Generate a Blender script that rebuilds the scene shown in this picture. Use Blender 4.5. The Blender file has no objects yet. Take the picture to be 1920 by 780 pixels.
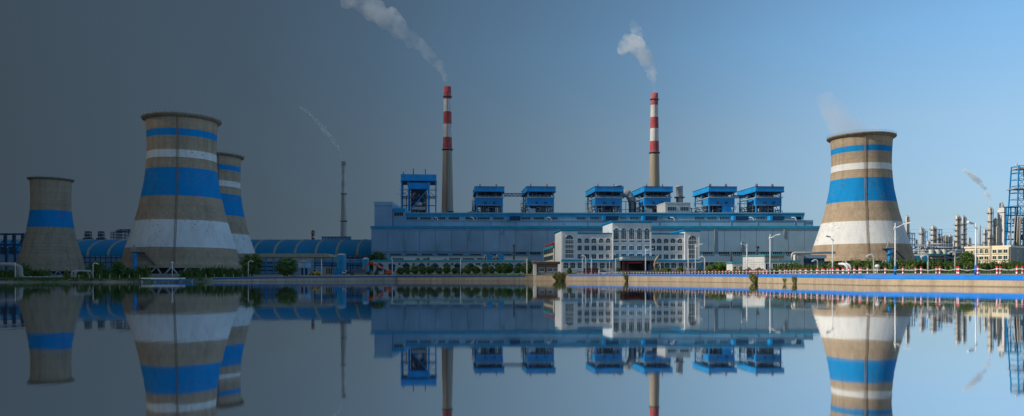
import bpy, bmesh, math, random
from mathutils import Vector, Matrix, noise as mnoise

# ---------------------------------------------------------------- camera, world, sun
SC = bpy.context.scene
COL = SC.collection
R = math.radians
CAM_Z, HOR, F = 1.06, 522.5, 1450.0          # eye height, horizon row and focal length (in 1920-wide photo pixels)
cam_d = bpy.data.cameras.new('camera'); cam = bpy.data.objects.new('camera', cam_d); COL.objects.link(cam)
cam.location = (0, 0, CAM_Z); cam.rotation_euler = (R(90), 0, 0)
cam_d.sensor_width = 36.0; cam_d.lens = 36.0 * F / 1920.0
cam_d.shift_y = (HOR - 390.0) / 1920.0
cam_d.clip_start = 0.3; cam_d.clip_end = 30000.0
SC.camera = cam

SUN_EL, SUN_AZ = 36.0, 192.0                 # degrees; azimuth counter-clockwise from +X: the sun stands on the left, a little behind the camera's plane
sd = Vector((math.cos(R(SUN_AZ)) * math.cos(R(SUN_EL)), math.sin(R(SUN_AZ)) * math.cos(R(SUN_EL)), math.sin(R(SUN_EL))))
W = bpy.data.worlds.new('World'); SC.world = W; W.use_nodes = True
nt = W.node_tree; nt.nodes.clear()
wo = nt.nodes.new('ShaderNodeOutputWorld'); bg = nt.nodes.new('ShaderNodeBackground'); bg.inputs['Strength'].default_value = 0.12
sky = nt.nodes.new('ShaderNodeTexSky'); sky.sky_type = 'NISHITA'; sky.sun_disc = False
sky.sun_elevation = R(SUN_EL); sky.sun_rotation = R(90.0 - SUN_AZ)
sky.air_density = 1.0; sky.dust_density = 0.3; sky.ozone_density = 1.6
# the whole left half of the sky lies under a dark slate veil that thins out to the right
tc = nt.nodes.new('ShaderNodeTexCoord'); sx = nt.nodes.new('ShaderNodeSeparateXYZ'); nt.links.new(tc.outputs['Generated'], sx.inputs[0])
mr = nt.nodes.new('ShaderNodeMapRange'); mr.inputs['From Min'].default_value = -1; mr.inputs['From Max'].default_value = 1
nt.links.new(sx.outputs['X'], mr.inputs['Value'])
vr = nt.nodes.new('ShaderNodeValToRGB'); nt.links.new(mr.outputs[0], vr.inputs[0])
def ramp(node, stops, interp='LINEAR'):
    cr = node.color_ramp; cr.interpolation = interp
    while len(cr.elements) > 1: cr.elements.remove(cr.elements[-1])
    cr.elements[0].position = stops[0][0]; cr.elements[0].color = (*stops[0][1], 1)
    for p, c in stops[1:]:
        e = cr.elements.new(p); e.color = (*c, 1)
VEIL = [(0, 0), (.225, 0), (.345, .06), (.41, .14), (.5, .32), (.58, .52), (.655, .78), (.71, .93), (.76, 1), (1, 1)]
ramp(vr, [(p, (v, v, v)) for p, v in VEIL])
zr = nt.nodes.new('ShaderNodeValToRGB'); nt.links.new(sx.outputs['Z'], zr.inputs[0])       # clean blue air down to the horizon
ramp(zr, [(0, (.215, .32, .56)), (.013, (.215, .32, .56)), (.07, (.295, .35, .44)), (.183, (.485, .535, .55)), (.28, (.50, .66, .70)), (1, (.5, .58, .62))])
m0 = nt.nodes.new('ShaderNodeMix'); m0.data_type = 'RGBA'; m0.blend_type = 'MULTIPLY'; m0.inputs['Factor'].default_value = 1
nt.links.new(sky.outputs[0], m0.inputs['A']); nt.links.new(zr.outputs[0], m0.inputs['B'])
mm = nt.nodes.new('ShaderNodeMix'); mm.data_type = 'RGBA'; nt.links.new(vr.outputs[0], mm.inputs['Factor'])
mm.inputs['A'].default_value = (.195, .291, .395, 1); nt.links.new(m0.outputs['Result'], mm.inputs['B'])
m2_ = nt.nodes.new('ShaderNodeMix'); m2_.data_type = 'RGBA'; m2_.blend_type = 'ADD'; m2_.inputs['Factor'].default_value = 1
nt.links.new(mm.outputs['Result'], m2_.inputs['A']); nt.links.new(mm.outputs['Result'], m2_.inputs['B']); mm = m2_
nt.links.new(mm.outputs['Result'], bg.inputs['Color']); nt.links.new(bg.outputs[0], wo.inputs[0])

sun_d = bpy.data.lights.new('sun', 'SUN'); sun_d.energy = 4.3; sun_d.angle = R(0.5); sun_d.color = (1.0, .93, .82)
sun = bpy.data.objects.new('sun', sun_d); COL.objects.link(sun); sun.rotation_euler = sd.to_track_quat('Z', 'Y').to_euler(); sun.location = sd * 300
SC.view_settings.view_transform = 'Standard'; SC.view_settings.look = 'None'; SC.view_settings.exposure = 0.0; SC.view_settings.gamma = 1
SC.view_settings.use_curve_mapping = False
SC.cycles.use_denoising = True; SC.cycles.transparent_max_bounces = 16; SC.cycles.max_bounces = 16; SC.cycles.volume_bounces = 16

# ---------------------------------------------------------------- helpers
def rnd(seed): return random.Random(seed)
def sx_(px, d): return (px - 960.0) / F * d
def sz_(py, d): return CAM_Z + (HOR - py) / F * d
ONES = 'zeroth first second third fourth fifth sixth seventh eighth ninth tenth eleventh twelfth thirteenth fourteenth fifteenth sixteenth seventeenth eighteenth nineteenth'.split()
TENS = {2: 'twent', 3: 'thirt', 4: 'fort', 5: 'fift', 6: 'sixt', 7: 'sevent', 8: 'eight', 9: 'ninet'}
def ordinal(n):
    if n < 20: return ONES[n]
    if n % 10 == 0: return TENS[n // 10] + 'ieth'
    return TENS[n // 10] + 'y-' + ONES[n % 10]

# shoreline control: photo column -> distance of the water's edge, height of the bank's top edge, height of the plain behind
SHORE = [(-2600, 150, 1.6, 2.9), (-700, 190, 1.3, 2.9), (0, 215, 1.1, 2.9), (240, 232, 1.05, 2.9), (395, 265, 1.4, 3.3), (480, 290, 1.7, 3.5), (740, 372, 2.35, 5.0), (1000, 372, 2.7, 5.6),
         (1170, 318, 2.75, 5.7), (1300, 243, 2.4, 6.0), (1450, 172, 2.0, 7.0), (1620, 121, 1.7, 8.5), (1920, 97, 1.5, 8.5), (2600, 82, 1.5, 8.5), (5200, 60, 1.5, 8.5)]
def shore(px):
    t = SHORE
    if px <= t[0][0]: return t[0][1:]
    for a, b in zip(t, t[1:]):
        if px <= b[0]:
            u = (px - a[0]) / (b[0] - a[0])
            return tuple(a[i] + (b[i] - a[i]) * u for i in (1, 2, 3))
    return t[-1][1:]
def G(x, y):
    """height of the ground at a place"""
    px = 960 + F * x / max(y, 1)
    ds, zb, zf = shore(px)
    if y <= ds: return zb - .05
    return zb - .05 + (zf - zb + .05) * min(1, max(0, (y - ds) / (470 - ds)))

class MB:
    """collects shapes for ONE mesh object, in the coordinates of its parent"""
    def __init__(s): s.v = []; s.f = []; s.sm = []
    def add(s, vs, fs, smooth=False):
        o = len(s.v); s.v += [tuple(p) for p in vs]
        s.f += [tuple(i + o for i in f) for f in fs]; s.sm += [smooth] * len(fs); return s
    def box(s, x0, x1, y0, y1, z0, z1):
        return s.add([(x0, y0, z0), (x1, y0, z0), (x1, y1, z0), (x0, y1, z0), (x0, y0, z1), (x1, y0, z1), (x1, y1, z1), (x0, y1, z1)],
                     [(0, 3, 2, 1), (4, 5, 6, 7), (0, 1, 5, 4), (1, 2, 6, 5), (2, 3, 7, 6), (3, 0, 4, 7)])
    def beam(s, p, q, w, h=None):
        p, q = Vector(p), Vector(q); h = h or w; d = (q - p).normalized()
        up = Vector((0, 0, 1)) if abs(d.z) < .95 else Vector((0, 1, 0))
        a = d.cross(up).normalized() * w / 2; b = a.cross(d).normalized() * h / 2
        vs = [p - a - b, p + a - b, p + a + b, p - a + b, q - a - b, q + a - b, q + a + b, q - a + b]
        return s.add(vs, [(0, 1, 2, 3), (7, 6, 5, 4), (4, 5, 1, 0), (5, 6, 2, 1), (6, 7, 3, 2), (7, 4, 0, 3)])
    def tube(s, pts, r, n=8, caps=True):
        pts = [Vector(p) for p in pts]; rs = r if isinstance(r, (list, tuple)) else [r] * len(pts)
        vs, fs = [], []; ref = None
        for i, p in enumerate(pts):
            d = ((pts[min(i + 1, len(pts) - 1)] - pts[max(i - 1, 0)])).normalized()
            if ref is None: ref = Vector((1, 0, 0)) if abs(d.x) < .9 else Vector((0, 0, 1))
            a = (ref - d * ref.dot(d)).normalized(); b = d.cross(a); ref = a
            for k in range(n):
                t = 2 * math.pi * k / n; vs.append(p + (a * math.cos(t) + b * math.sin(t)) * rs[i])
        for i in range(len(pts) - 1):
            for k in range(n): fs.append((i * n + k, i * n + (k + 1) % n, (i + 1) * n + (k + 1) % n, (i + 1) * n + k))
        s.add(vs, fs, True)
        if caps:
            o = len(s.v) - len(vs)
            s.f += [tuple(o + k for k in reversed(range(n))), tuple(o + (len(pts) - 1) * n + k for k in range(n))]; s.sm += [False, False]
        return s
    def lathe(s, prof, n=16, cx=0, cy=0, smooth=True):
        vs, fs = [], []
        for r, z in prof:
            for k in range(n):
                t = 2 * math.pi * k / n; vs.append((cx + r * math.cos(t), cy + r * math.sin(t), z))
        for i in range(len(prof) - 1):
            for k in range(n): fs.append((i * n + k, i * n + (k + 1) % n, (i + 1) * n + (k + 1) % n, (i + 1) * n + k))
        return s.add(vs, fs, smooth)
    def cyl(s, cx, cy, z0, z1, r, n=12, r1=None):
        r1 = r if r1 is None else r1
        return s.lathe([(0.001, z0), (r, z0), (r, z0 + .001), (r1, z1 - .001), (r1, z1), (0.001, z1)], n, cx, cy)
    def prism(s, poly, y0, y1):
        """poly: (x, z) outline, counter-clockwise seen from -y; extruded along y"""
        n = len(poly); vs = [(x, y0, z) for x, z in poly] + [(x, y1, z) for x, z in poly]
        fs = [tuple(range(n)), tuple(reversed(range(n, 2 * n)))] + [(i, i + n, (i + 1) % n + n, (i + 1) % n) for i in range(n)]
        return s.add(vs, fs)
    def mesh(s, name, mat):
        m = bpy.data.meshes.new(name); m.from_pydata(s.v, [], s.f); m.polygons.foreach_set('use_smooth', s.sm)
        if mat: m.materials.append(mat)
        m.update(); return m
    def build(s, name, mat, parent=None, loc=None):
        return put(name, s.mesh(name, mat), parent, loc)
def put(name, me, parent=None, loc=None, rz=0):
    o = bpy.data.objects.new(name, me); COL.objects.link(o)
    if parent: o.parent = parent
    if loc: o.location = loc
    if rz: o.rotation_euler.z = rz
    return o
def tag(o, label, cat, group=None, kind=None):
    o['label'] = label; o['category'] = cat
    if group: o['group'] = group
    o['kind'] = kind or 'thing'
    return o
def thing(name, label, cat, loc, rz=0, group=None):
    o = bpy.data.objects.new(name, None); COL.objects.link(o); o.empty_display_size = .5
    o.location = loc; o.rotation_euler = (0, 0, rz); return tag(o, label, cat, group)
def dup(root, loc, rz=None, label=None, group=None, scale=None):
    r = root.copy(); COL.objects.link(r); r.location = loc
    if rz is not None: r.rotation_euler = (0, 0, rz)
    if label: r['label'] = label
    if group: r['group'] = group
    if scale: r.scale = scale
    for ch in list(root.children):
        c = ch.copy(); COL.objects.link(c); c.parent = r
        for g in list(ch.children):
            d = g.copy(); COL.objects.link(d); d.parent = c
    return r
def structure(o, kind='structure'): o['kind'] = kind; return o

# ---------------------------------------------------------------- materials
def new_mat(name):
    m = bpy.data.materials.new(name); m.use_nodes = True; n = m.node_tree; n.nodes.clear()
    out = n.nodes.new('ShaderNodeOutputMaterial'); b = n.nodes.new('ShaderNodeBsdfPrincipled'); n.links.new(b.outputs[0], out.inputs[0])
    return m, n, b
def pos_noise(n, scale, stretch=(1, 1, 1), detail=4.0, rough=.6):
    g = n.nodes.new('ShaderNodeNewGeometry'); mp = n.nodes.new('ShaderNodeMapping'); mp.inputs['Scale'].default_value = stretch
    n.links.new(g.outputs['Position'], mp.inputs['Vector'])
    t = n.nodes.new('ShaderNodeTexNoise'); t.inputs['Scale'].default_value = scale; t.inputs['Detail'].default_value = detail; t.inputs['Roughness'].default_value = rough
    n.links.new(mp.outputs[0], t.inputs['Vector']); return t
def mixc(n, fac, a, b, blend='MIX'):
    m = n.nodes.new('ShaderNodeMix'); m.data_type = 'RGBA'; m.blend_type = blend
    for key, val in (('Factor', fac), ('A', a), ('B', b)):
        if hasattr(val, 'links') or isinstance(val, bpy.types.NodeSocket): n.links.new(val, m.inputs[key])
        elif key == 'Factor': m.inputs[key].default_value = val
        else: m.inputs[key].default_value = (*val, 1)
    return m.outputs['Result']
def rng(n, sock, a, b, c=0., d=1.):
    m = n.nodes.new('ShaderNodeMapRange'); n.links.new(sock, m.inputs['Value'])
    for k, v in zip(('From Min', 'From Max', 'To Min', 'To Max'), (a, b, c, d)): m.inputs[k].default_value = v
    return m.outputs[0]
def paint(name, c, rough=.55, var=.22, scale=.25, dirt=.35, dirt_c=(.10, .085, .07), metal=0., bump=0.):
    """paint or plaster with blotches and rain streaks"""
    m, n, b = new_mat(name)
    t = pos_noise(n, scale); st = pos_noise(n, .8, (1, 1, .06), 3)
    lo = tuple(x * (1 - var) for x in c); hi = tuple(min(1, x * (1 + var)) for x in c)
    col = mixc(n, rng(n, t.outputs[0], .3, .7), lo, hi)
    if dirt: col = mixc(n, rng(n, st.outputs[0], .52, .78, 0, dirt), col, dirt_c)
    oi = n.nodes.new('ShaderNodeObjectInfo'); hs_ = n.nodes.new('ShaderNodeHueSaturation'); n.links.new(col, hs_.inputs['Color']); n.links.new(rng(n, oi.outputs['Random'], 0, 1, .93, 1.07), hs_.inputs['Value'])
    n.links.new(hs_.outputs[0], b.inputs['Base Color']); b.inputs['Roughness'].default_value = rough; b.inputs['Metallic'].default_value = metal; b.inputs['Specular IOR Level'].default_value = .3
    if bump:
        bp = n.nodes.new('ShaderNodeBump'); bp.inputs['Strength'].default_value = bump; bp.inputs['Distance'].default_value = .3
        n.links.new(t.outputs[0], bp.inputs['Height']); n.links.new(bp.outputs[0], b.inputs['Normal'])
    return m
BLUE = paint('blue_paint', (.010, .29, .67), .5, .16, .2, .2, (.02, .11, .2))
LBLUE = paint('light_blue_cladding', (.245, .44, .57), .55, .10, .06, .22, (.12, .18, .22))
GREYB = paint('grey_blue_cladding', (.235, .39, .545), .55, .12, .06, .34, (.18, .22, .26))
TRIM = paint('blue_trim', (.002, .32, .58), .5, .15, .2, .2, (.03, .12, .2))
TEAL = paint('teal_trim', (.05, .34, .42), .5, .12, .2, .2)
WHITE = paint('white_plaster', (.74, .74, .74), .7, .07, .25, .22)
OFFW = paint('office_plaster', (.83, .85, .87), .7, .06, .25, .18)
CREAM = paint('cream_plaster', (.80, .72, .55), .7, .08, .3, .25)
GREYW = paint('grey_render', (.33, .33, .31), .8, .10, .3, .3)
CONC = paint('concrete', (.40, .35, .29), .85, .20, .35, .4, bump=.3)
CONCG = paint('grey_concrete', (.33, .32, .30), .85, .2, .3, .35)
STEEL = paint('galvanised_steel', (.42, .43, .44), .5, .2, .6, .3, metal=.1)
VESSEL = paint('vessel_cladding', (.64, .59, .51), .5, .16, .3, .3, metal=.05)
KERB_SHADE = paint('shaded_kerb_blue', (.008, .075, .20), .6, .15, .5, .25)  # kerb blue with the left bank's shade put into the colour
DARK = paint('dark_steel', (.045, .055, .07), .6, .4, .8, 0)
DARKB = paint('dark_blue_steel', (.015, .065, .15), .55, .3, .5, .15)
RUST = paint('rust_brown', (.22, .08, .05), .7, .3, 1, .2)
RED = paint('red_paint', (.55, .04, .04), .5, .2, .2, .2)
MAROON = paint('maroon_stone', (.10, .025, .025), .5, .2, .8, .1)
ORANGE = paint('orange_paint', (.60, .09, .02), .5, .15, .6, .2)
YELLOW = paint('yellow_paint', (.60, .38, .05), .5, .15, .6, .3)
BEIGE = paint('beige_stone', (.50, .44, .34), .7, .12, .6, .3)
ROOFBLUE = paint('vault_blue', (.004, .25, .45), .5, .12, .05, .2)
TANKB = paint('tank_blue', (.006, .27, .50), .45, .12, .3, .25)
LAMPW = paint('lamp_white', (.70, .70, .70), .4, .06, .6, .15)
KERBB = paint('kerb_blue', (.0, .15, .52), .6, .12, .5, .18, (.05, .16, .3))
PIPEG = paint('pipe_grey', (.50, .50, .50), .45, .12, .4, .3)
BROWN = paint('brown_roof', (.17, .11, .08), .7, .2, .4, .3)
GREEN_NET = paint('green_net', (.05, .28, .16), .8, .3, .6, 0)
STONE = paint('rubble_stone', (.30, .27, .24), .9, .35, .6, 0)
RUBBER = paint('rubber', (.02, .02, .02), .8, .2, 1, 0)
BARK = paint('bark', (.09, .065, .045), .9, .3, 1.5, 0)
GOLDEN = paint('sculpture_stone', (.46, .38, .26), .6, .15, .6, .25)
def glass_mat(name, c, rough=.08):
    m, n, b = new_mat(name)
    t = pos_noise(n, .35, (1, 1, 1), 2)
    n.links.new(mixc(n, rng(n, t.outputs[0], .35, .65), tuple(x * .5 for x in c), tuple(x * 1.6 for x in c)), b.inputs['Base Color'])
    b.inputs['Roughness'].default_value = rough; b.inputs['Specular IOR Level'].default_value = .25; return m
GLASS = glass_mat('window_glass', (.014, .06, .085), .2); DGLASS = glass_mat('dark_opening', (.012, .014, .018), .5); TGLASS = glass_mat('teal_glass', (.010, .085, .115), .2)

def leaf_mat(name, a, b_, c_):
    m, n, b = new_mat(name)
    t = pos_noise(n, .9, detail=3); oi = n.nodes.new('ShaderNodeObjectInfo')
    col = mixc(n, rng(n, t.outputs[0], .32, .68), a, b_)
    col = mixc(n, rng(n, oi.outputs['Random'], 0, 1, 0, .55), col, c_)
    n.links.new(col, b.inputs['Base Color']); b.inputs['Roughness'].default_value = .65; b.inputs['Specular IOR Level'].default_value = .2
    tr = n.nodes.new('ShaderNodeBsdfTranslucent'); n.links.new(col, tr.inputs['Color'])
    mx = n.nodes.new('ShaderNodeMixShader'); mx.inputs[0].default_value = .3
    out = [k for k in n.nodes if k.type == 'OUTPUT_MATERIAL'][0]
    n.links.new(b.outputs[0], mx.inputs[1]); n.links.new(tr.outputs[0], mx.inputs[2]); n.links.new(mx.outputs[0], out.inputs[0]); return m
LEAF_DARK = leaf_mat('juniper_leaf', (.045, .105, .026), (.14, .24, .06), (.12, .19, .04))
LEAF = leaf_mat('tree_leaf', (.045, .11, .025), (.13, .22, .05), (.14, .19, .06))
LEAF_YEL = leaf_mat('yellow_green_leaf', (.10, .13, .03), (.22, .22, .07), (.16, .11, .05))
LEAF_WILLOW = leaf_mat('willow_leaf', (.17, .19, .07), (.33, .33, .14), (.22, .24, .09))
GRASSM = leaf_mat('grass_leaf', (.04, .09, .02), (.10, .15, .05), (.08, .12, .03))

# painted hyperbolic shell: bands of paint on board-marked concrete
TH = 90.0
def shell_mat(name, bands):
    m, n, b = new_mat(name)
    tco = n.nodes.new('ShaderNodeTexCoord'); s = n.nodes.new('ShaderNodeSeparateXYZ'); n.links.new(tco.outputs['Object'], s.inputs[0])
    z = n.nodes.new('ShaderNodeMath'); z.operation = 'DIVIDE'; n.links.new(s.outputs['Z'], z.inputs[0]); z.inputs[1].default_value = TH
    # slightly uneven paint edge
    en = pos_noise(n, .5, (1, 1, 1), 3); ez = n.nodes.new('ShaderNodeMath'); ez.operation = 'MULTIPLY_ADD'
    n.links.new(en.outputs[0], ez.inputs[0]); ez.inputs[1].default_value = .004; n.links.new(z.outputs[0], ez.inputs[2])
    cr = n.nodes.new('ShaderNodeValToRGB'); n.links.new(ez.outputs[0], cr.inputs[0])
    C0, BL, WH = (.47, .36, .25), (.0, .25, .60), (.73, .73, .72)
    st = [(0, C0)]; mask = [(0, (0, 0, 0))]
    for lo, hi, k in bands:
        st += [(lo + .002, BL if k == 'b' else WH), (hi + .002, C0)]; mask += [(lo + .002, (1, 1, 1)), (hi + .002, (0, 0, 0))]
    ramp(cr, st, 'CONSTANT')
    mk = n.nodes.new('ShaderNodeValToRGB'); n.links.new(ez.outputs[0], mk.inputs[0]); ramp(mk, mask, 'CONSTANT')
    # lift rings: each cast ring of concrete has its own tone
    fl = n.nodes.new('ShaderNodeMath'); fl.operation = 'MULTIPLY'; n.links.new(s.outputs['Z'], fl.inputs[0]); fl.inputs[1].default_value = 1 / 1.5
    f2 = n.nodes.new('ShaderNodeMath'); f2.operation = 'FLOOR'; n.links.new(fl.outputs[0], f2.inputs[0])
    at2 = n.nodes.new('ShaderNodeMath'); at2.operation = 'ARCTAN2'; n.links.new(s.outputs['Y'], at2.inputs[0]); n.links.new(s.outputs['X'], at2.inputs[1])
    af = n.nodes.new('ShaderNodeMath'); af.operation = 'MULTIPLY'; n.links.new(at2.outputs[0], af.inputs[0]); af.inputs[1].default_value = 64 / math.pi
    a2 = n.nodes.new('ShaderNodeMath'); a2.operation = 'FLOOR'; n.links.new(af.outputs[0], a2.inputs[0])
    cb = n.nodes.new('ShaderNodeCombineXYZ'); n.links.new(f2.outputs[0], cb.inputs[0]); n.links.new(a2.outputs[0], cb.inputs[1])
    wn = n.nodes.new('ShaderNodeTexWhiteNoise'); n.links.new(cb.outputs[0], wn.inputs['Vector'])
    wr = n.nodes.new('ShaderNodeTexWhiteNoise'); wr.noise_dimensions = '1D'; n.links.new(f2.outputs[0], wr.inputs['W'])
    blot = pos_noise(n, .10, detail=6); stk = pos_noise(n, .35, (1, 1, .05), 5)
    col = mixc(n, rng(n, wr.outputs[0], 0, 1, .0, .22), cr.outputs[0], (.16, .13, .10))
    bare = mixc(n, rng(n, wn.outputs[0], 0, 1, 0, .22), col, (.15, .12, .10))
    pnt = mixc(n, rng(n, wn.outputs[0], 0, 1, 0, .05), cr.outputs[0], (.2, .2, .2))
    col = mixc(n, mk.outputs[0], bare, pnt)
    col = mixc(n, rng(n, stk.outputs[0], .5, .75, 0, .45), col, mixc(n, mk.outputs[0], (.12, .095, .07), mixc(n, 1., cr.outputs[0], (.55, .58, .62), 'MULTIPLY')))
    col = mixc(n, rng(n, blot.outputs[0], .45, .75, 0, .30), col, mixc(n, mk.outputs[0], (.18, .145, .11), mixc(n, 1., cr.outputs[0], (.6, .62, .66), 'MULTIPLY')))
    # flaked patches in the paint
    fk = pos_noise(n, .6, (1, 1, 1.6), 6, .7); reg = pos_noise(n, .045, detail=2)
    mul = n.nodes.new('ShaderNodeMath'); mul.operation = 'MULTIPLY'
    n.links.new(rng(n, fk.outputs[0], .57, .62), mul.inputs[0]); n.links.new(rng(n, reg.outputs[0], .50, .58, 0, .75), mul.inputs[1])
    col = mixc(n, mul.outputs[0], col, (.20, .17, .14))
    n.links.new(col, b.inputs['Base Color']); b.inputs['Roughness'].default_value = .85; b.inputs['Specular IOR Level'].default_value = .2
    # joints between lifts and boards
    fr = n.nodes.new('ShaderNodeMath'); fr.operation = 'FRACT'; n.links.new(fl.outputs[0], fr.inputs[0])
    fa = n.nodes.new('ShaderNodeMath'); fa.operation = 'FRACT'; n.links.new(af.outputs[0], fa.inputs[0])
    mn = n.nodes.new('ShaderNodeMath'); mn.operation = 'MINIMUM'; n.links.new(rng(n, fr.outputs[0], 0, .22), mn.inputs[0]); n.links.new(rng(n, fa.outputs[0], 0, .14), mn.inputs[1])
    bp = n.nodes.new('ShaderNodeBump'); bp.inputs['Strength'].default_value = .3; bp.inputs['Distance'].default_value = .3
    n.links.new(mn.outputs[0], bp.inputs['Height']); n.links.new(bp.outputs[0], b.inputs['Normal'])
    return m
# ---------------------------------------------------------------- water, banks, ground
def strip(name, mat, rows, cols, kind='structure', smooth=False):
    """sheet from rows of points given by functions of the photo-column parameter"""
    mb = MB(); n = len(cols); vs = []
    for fn in rows: vs += [fn(c) for c in cols]
    fs = [(r * n + i, r * n + i + 1, (r + 1) * n + i + 1, (r + 1) * n + i) for r in range(len(rows) - 1) for i in range(n - 1)]
    mb.add(vs, fs, smooth); o = mb.build(name, mat); o['kind'] = kind; return o
def on_fan(px, off, z):
    ds, zb, zf = shore(px); d = ds + off; return (sx_(px, d), d, z)
COLS = [p for p in range(-2600, 5201, 20)]

m, n, b = new_mat('lake_water')
n.nodes.remove(b); out = [k for k in n.nodes if k.type == 'OUTPUT_MATERIAL'][0]
gl = n.nodes.new('ShaderNodeBsdfGlossy'); gl.inputs['Roughness'].default_value = .028; gl.inputs['Color'].default_value = (.95, .97, .99, 1)
df = n.nodes.new('ShaderNodeBsdfDiffuse'); df.inputs['Color'].default_value = (.012, .022, .028, 1)
mx = n.nodes.new('ShaderNodeMixShader'); mx.inputs[0].default_value = .97
n.links.new(df.outputs[0], mx.inputs[1]); n.links.new(gl.outputs[0], mx.inputs[2]); n.links.new(mx.outputs[0], out.inputs[0])
t = pos_noise(n, .55, (1, .35, 1), 3); t2 = pos_noise(n, .05, (1, .4, 1), 2)
bp = n.nodes.new('ShaderNodeBump'); bp.inputs['Strength'].default_value = .10; bp.inputs['Distance'].default_value = .06
ad = n.nodes.new('ShaderNodeMath'); ad.operation = 'MULTIPLY'; n.links.new(t.outputs[0], ad.inputs[0]); n.links.new(rng(n, t2.outputs[0], .35, .65, .15, 1), ad.inputs[1])
n.links.new(ad.outputs[0], bp.inputs['Height']); n.links.new(bp.outputs[0], gl.inputs['Normal'])
WATER = m
mb = MB(); N = 24
mb.add([(-8900 + 17800 * i / N, -8900 + 17800 * j / N, 0) for j in range(N + 1) for i in range(N + 1)],
       [(j * (N + 1) + i, j * (N + 1) + i + 1, (j + 1) * (N + 1) + i + 1, (j + 1) * (N + 1) + i) for j in range(N) for i in range(N)])
structure(mb.build('lake_water', WATER))
mb = MB(); mb.add([(-9000, -9000, -3.2), (9000, -9000, -3.2), (9000, 9000, -3.2), (-9000, 9000, -3.2)], [(0, 1, 2, 3)])
structure(mb.build('lake_bed', CONCG))

m, n, b = new_mat('plain_ground')
t = pos_noise(n, .05, detail=5); t2 = pos_noise(n, .6, detail=4)
c1 = mixc(n, rng(n, t.outputs[0], .42, .58), (.26, .22, .16), (.09, .12, .05)); c1 = mixc(n, rng(n, t2.outputs[0], .4, .7, 0, .5), c1, (.20, .19, .13))
n.links.new(c1, b.inputs['Base Color']); b.inputs['Roughness'].default_value = .95; GROUND = m
def ground_row(off):
    def f(px):
        ds, zb, zf = shore(px); d = ds + off; x = sx_(px, d); return (x, d, G(x, d))
    return f
def far_row(d):
    def f(px):
        return (sx_(px, d), d, shore(px)[2])
    return f
strip('ground', GROUND, [ground_row(.45), ground_row(2), ground_row(6), ground_row(15), ground_row(40), ground_row(75), far_row(475), far_row(700), far_row(1500), far_row(6000), far_row(20000)], COLS, smooth=True)
m, n, b = new_mat('bank_concrete')
t = pos_noise(n, .5, (1, 1, .12), 5); t2 = pos_noise(n, .12, detail=4); t3 = pos_noise(n, 2.5, (1, 1, .2), 3)
c1 = mixc(n, rng(n, t2.outputs[0], .35, .65), (.30, .228, .15), (.385, .30, .21)); c1 = mixc(n, rng(n, t.outputs[0], .45, .72, 0, .75), c1, (.19, .14, .09))
c1 = mixc(n, rng(n, t3.outputs[0], .5, .8, 0, .35), c1, (.55, .48, .38))
g = n.nodes.new('ShaderNodeNewGeometry'); s_ = n.nodes.new('ShaderNodeSeparateXYZ'); n.links.new(g.outputs['Position'], s_.inputs[0])
c1 = mixc(n, rng(n, s_.outputs['Z'], .02, .2, .7, 0), c1, (.08, .07, .05))       # wet foot of the slope
n.links.new(c1, b.inputs['Base Color']); b.inputs['Roughness'].default_value = .9
bp = n.nodes.new('ShaderNodeBump'); bp.inputs['Strength'].default_value = .5; bp.inputs['Distance'].default_value = .12
n.links.new(t3.outputs[0], bp.inputs['Height']); n.links.new(bp.outputs[0], b.inputs['Normal']); BANK = m
def bank_w(px, off, z):
    ds, zb, zf = shore(px); k = mnoise.noise(Vector((px * .021, 3.1, 0))) * .12 + mnoise.noise(Vector((px * .11, 7.7, 0))) * .06
    return (sx_(px, ds + off), ds + off + k, z)
strip('embankment', BANK, [lambda p: bank_w(p, -1.6, -3.3), lambda p: bank_w(p, -.35, -.2), lambda p: bank_w(p, -.2, .12),
      lambda p: on_fan(p, .1, shore(p)[1] - .60), lambda p: on_fan(p, .5, shore(p)[1] - .56), lambda p: on_fan(p, .6, shore(p)[1] - .06)], [p for p in range(395, 5201, 5)])
strip('embankment', GROUND, [lambda p: bank_w(p, -2.2, -3.3), lambda p: bank_w(p, -1.2, -.25), lambda p: bank_w(p, -.7, .1), lambda p: bank_w(p, -.2, .5), lambda p: on_fan(p, .55, shore(p)[1] - .06)], [p for p in range(-2605, 401, 5)])
# painted kerb in cast lengths along the top of the bank
def kerb(name, p0, p1, mat_=KERBB):
    cols = []; p = p0
    while p < p1: cols.append(p); p += 4
    cols.append(p1)
    strip(name, mat_, [lambda p: on_fan(p, .0, shore(p)[1] - .66), lambda p: on_fan(p, -.02, shore(p)[1] - .55), lambda p: on_fan(p, .18, shore(p)[1] - .02), lambda p: on_fan(p, .24, shore(p)[1] + .02), lambda p: on_fan(p, .62, shore(p)[1] + .02), lambda p: on_fan(p, .64, shore(p)[1] - .1)], cols)
kerb('kerb', 400, 985, KERB_SHADE); kerb('kerb', 1066, 3600); kerb('kerb', -700, 8, KERB_SHADE)
PAVE = paint('pale_pavement', (.42, .38, .32), .9, .15, .3, 0)
m, n, b = new_mat('blue_track'); t = pos_noise(n, .4, detail=4)
n.links.new(mixc(n, rng(n, t.outputs[0], .35, .65), (.012, .20, .52), (.02, .30, .68)), b.inputs['Base Color']); b.inputs['Roughness'].default_value = .75; TRACK = m
def lay(off, up):
    def f(px):
        ds, zb, zf = shore(px); d = ds + off; x = sx_(px, d); return (x, d, G(x, d) + up)
    return f
strip('path', TRACK, [lay(.7, .03), lay(2, .03), lay(4.2, .03)], [p for p in range(1066, 3601, 20)])
strip('road', PAVE, [lay(4.6, .034), lay(6, .034), lay(10, .034), lay(14.5, .034)], [p for p in range(400, 3601, 20)])

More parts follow.
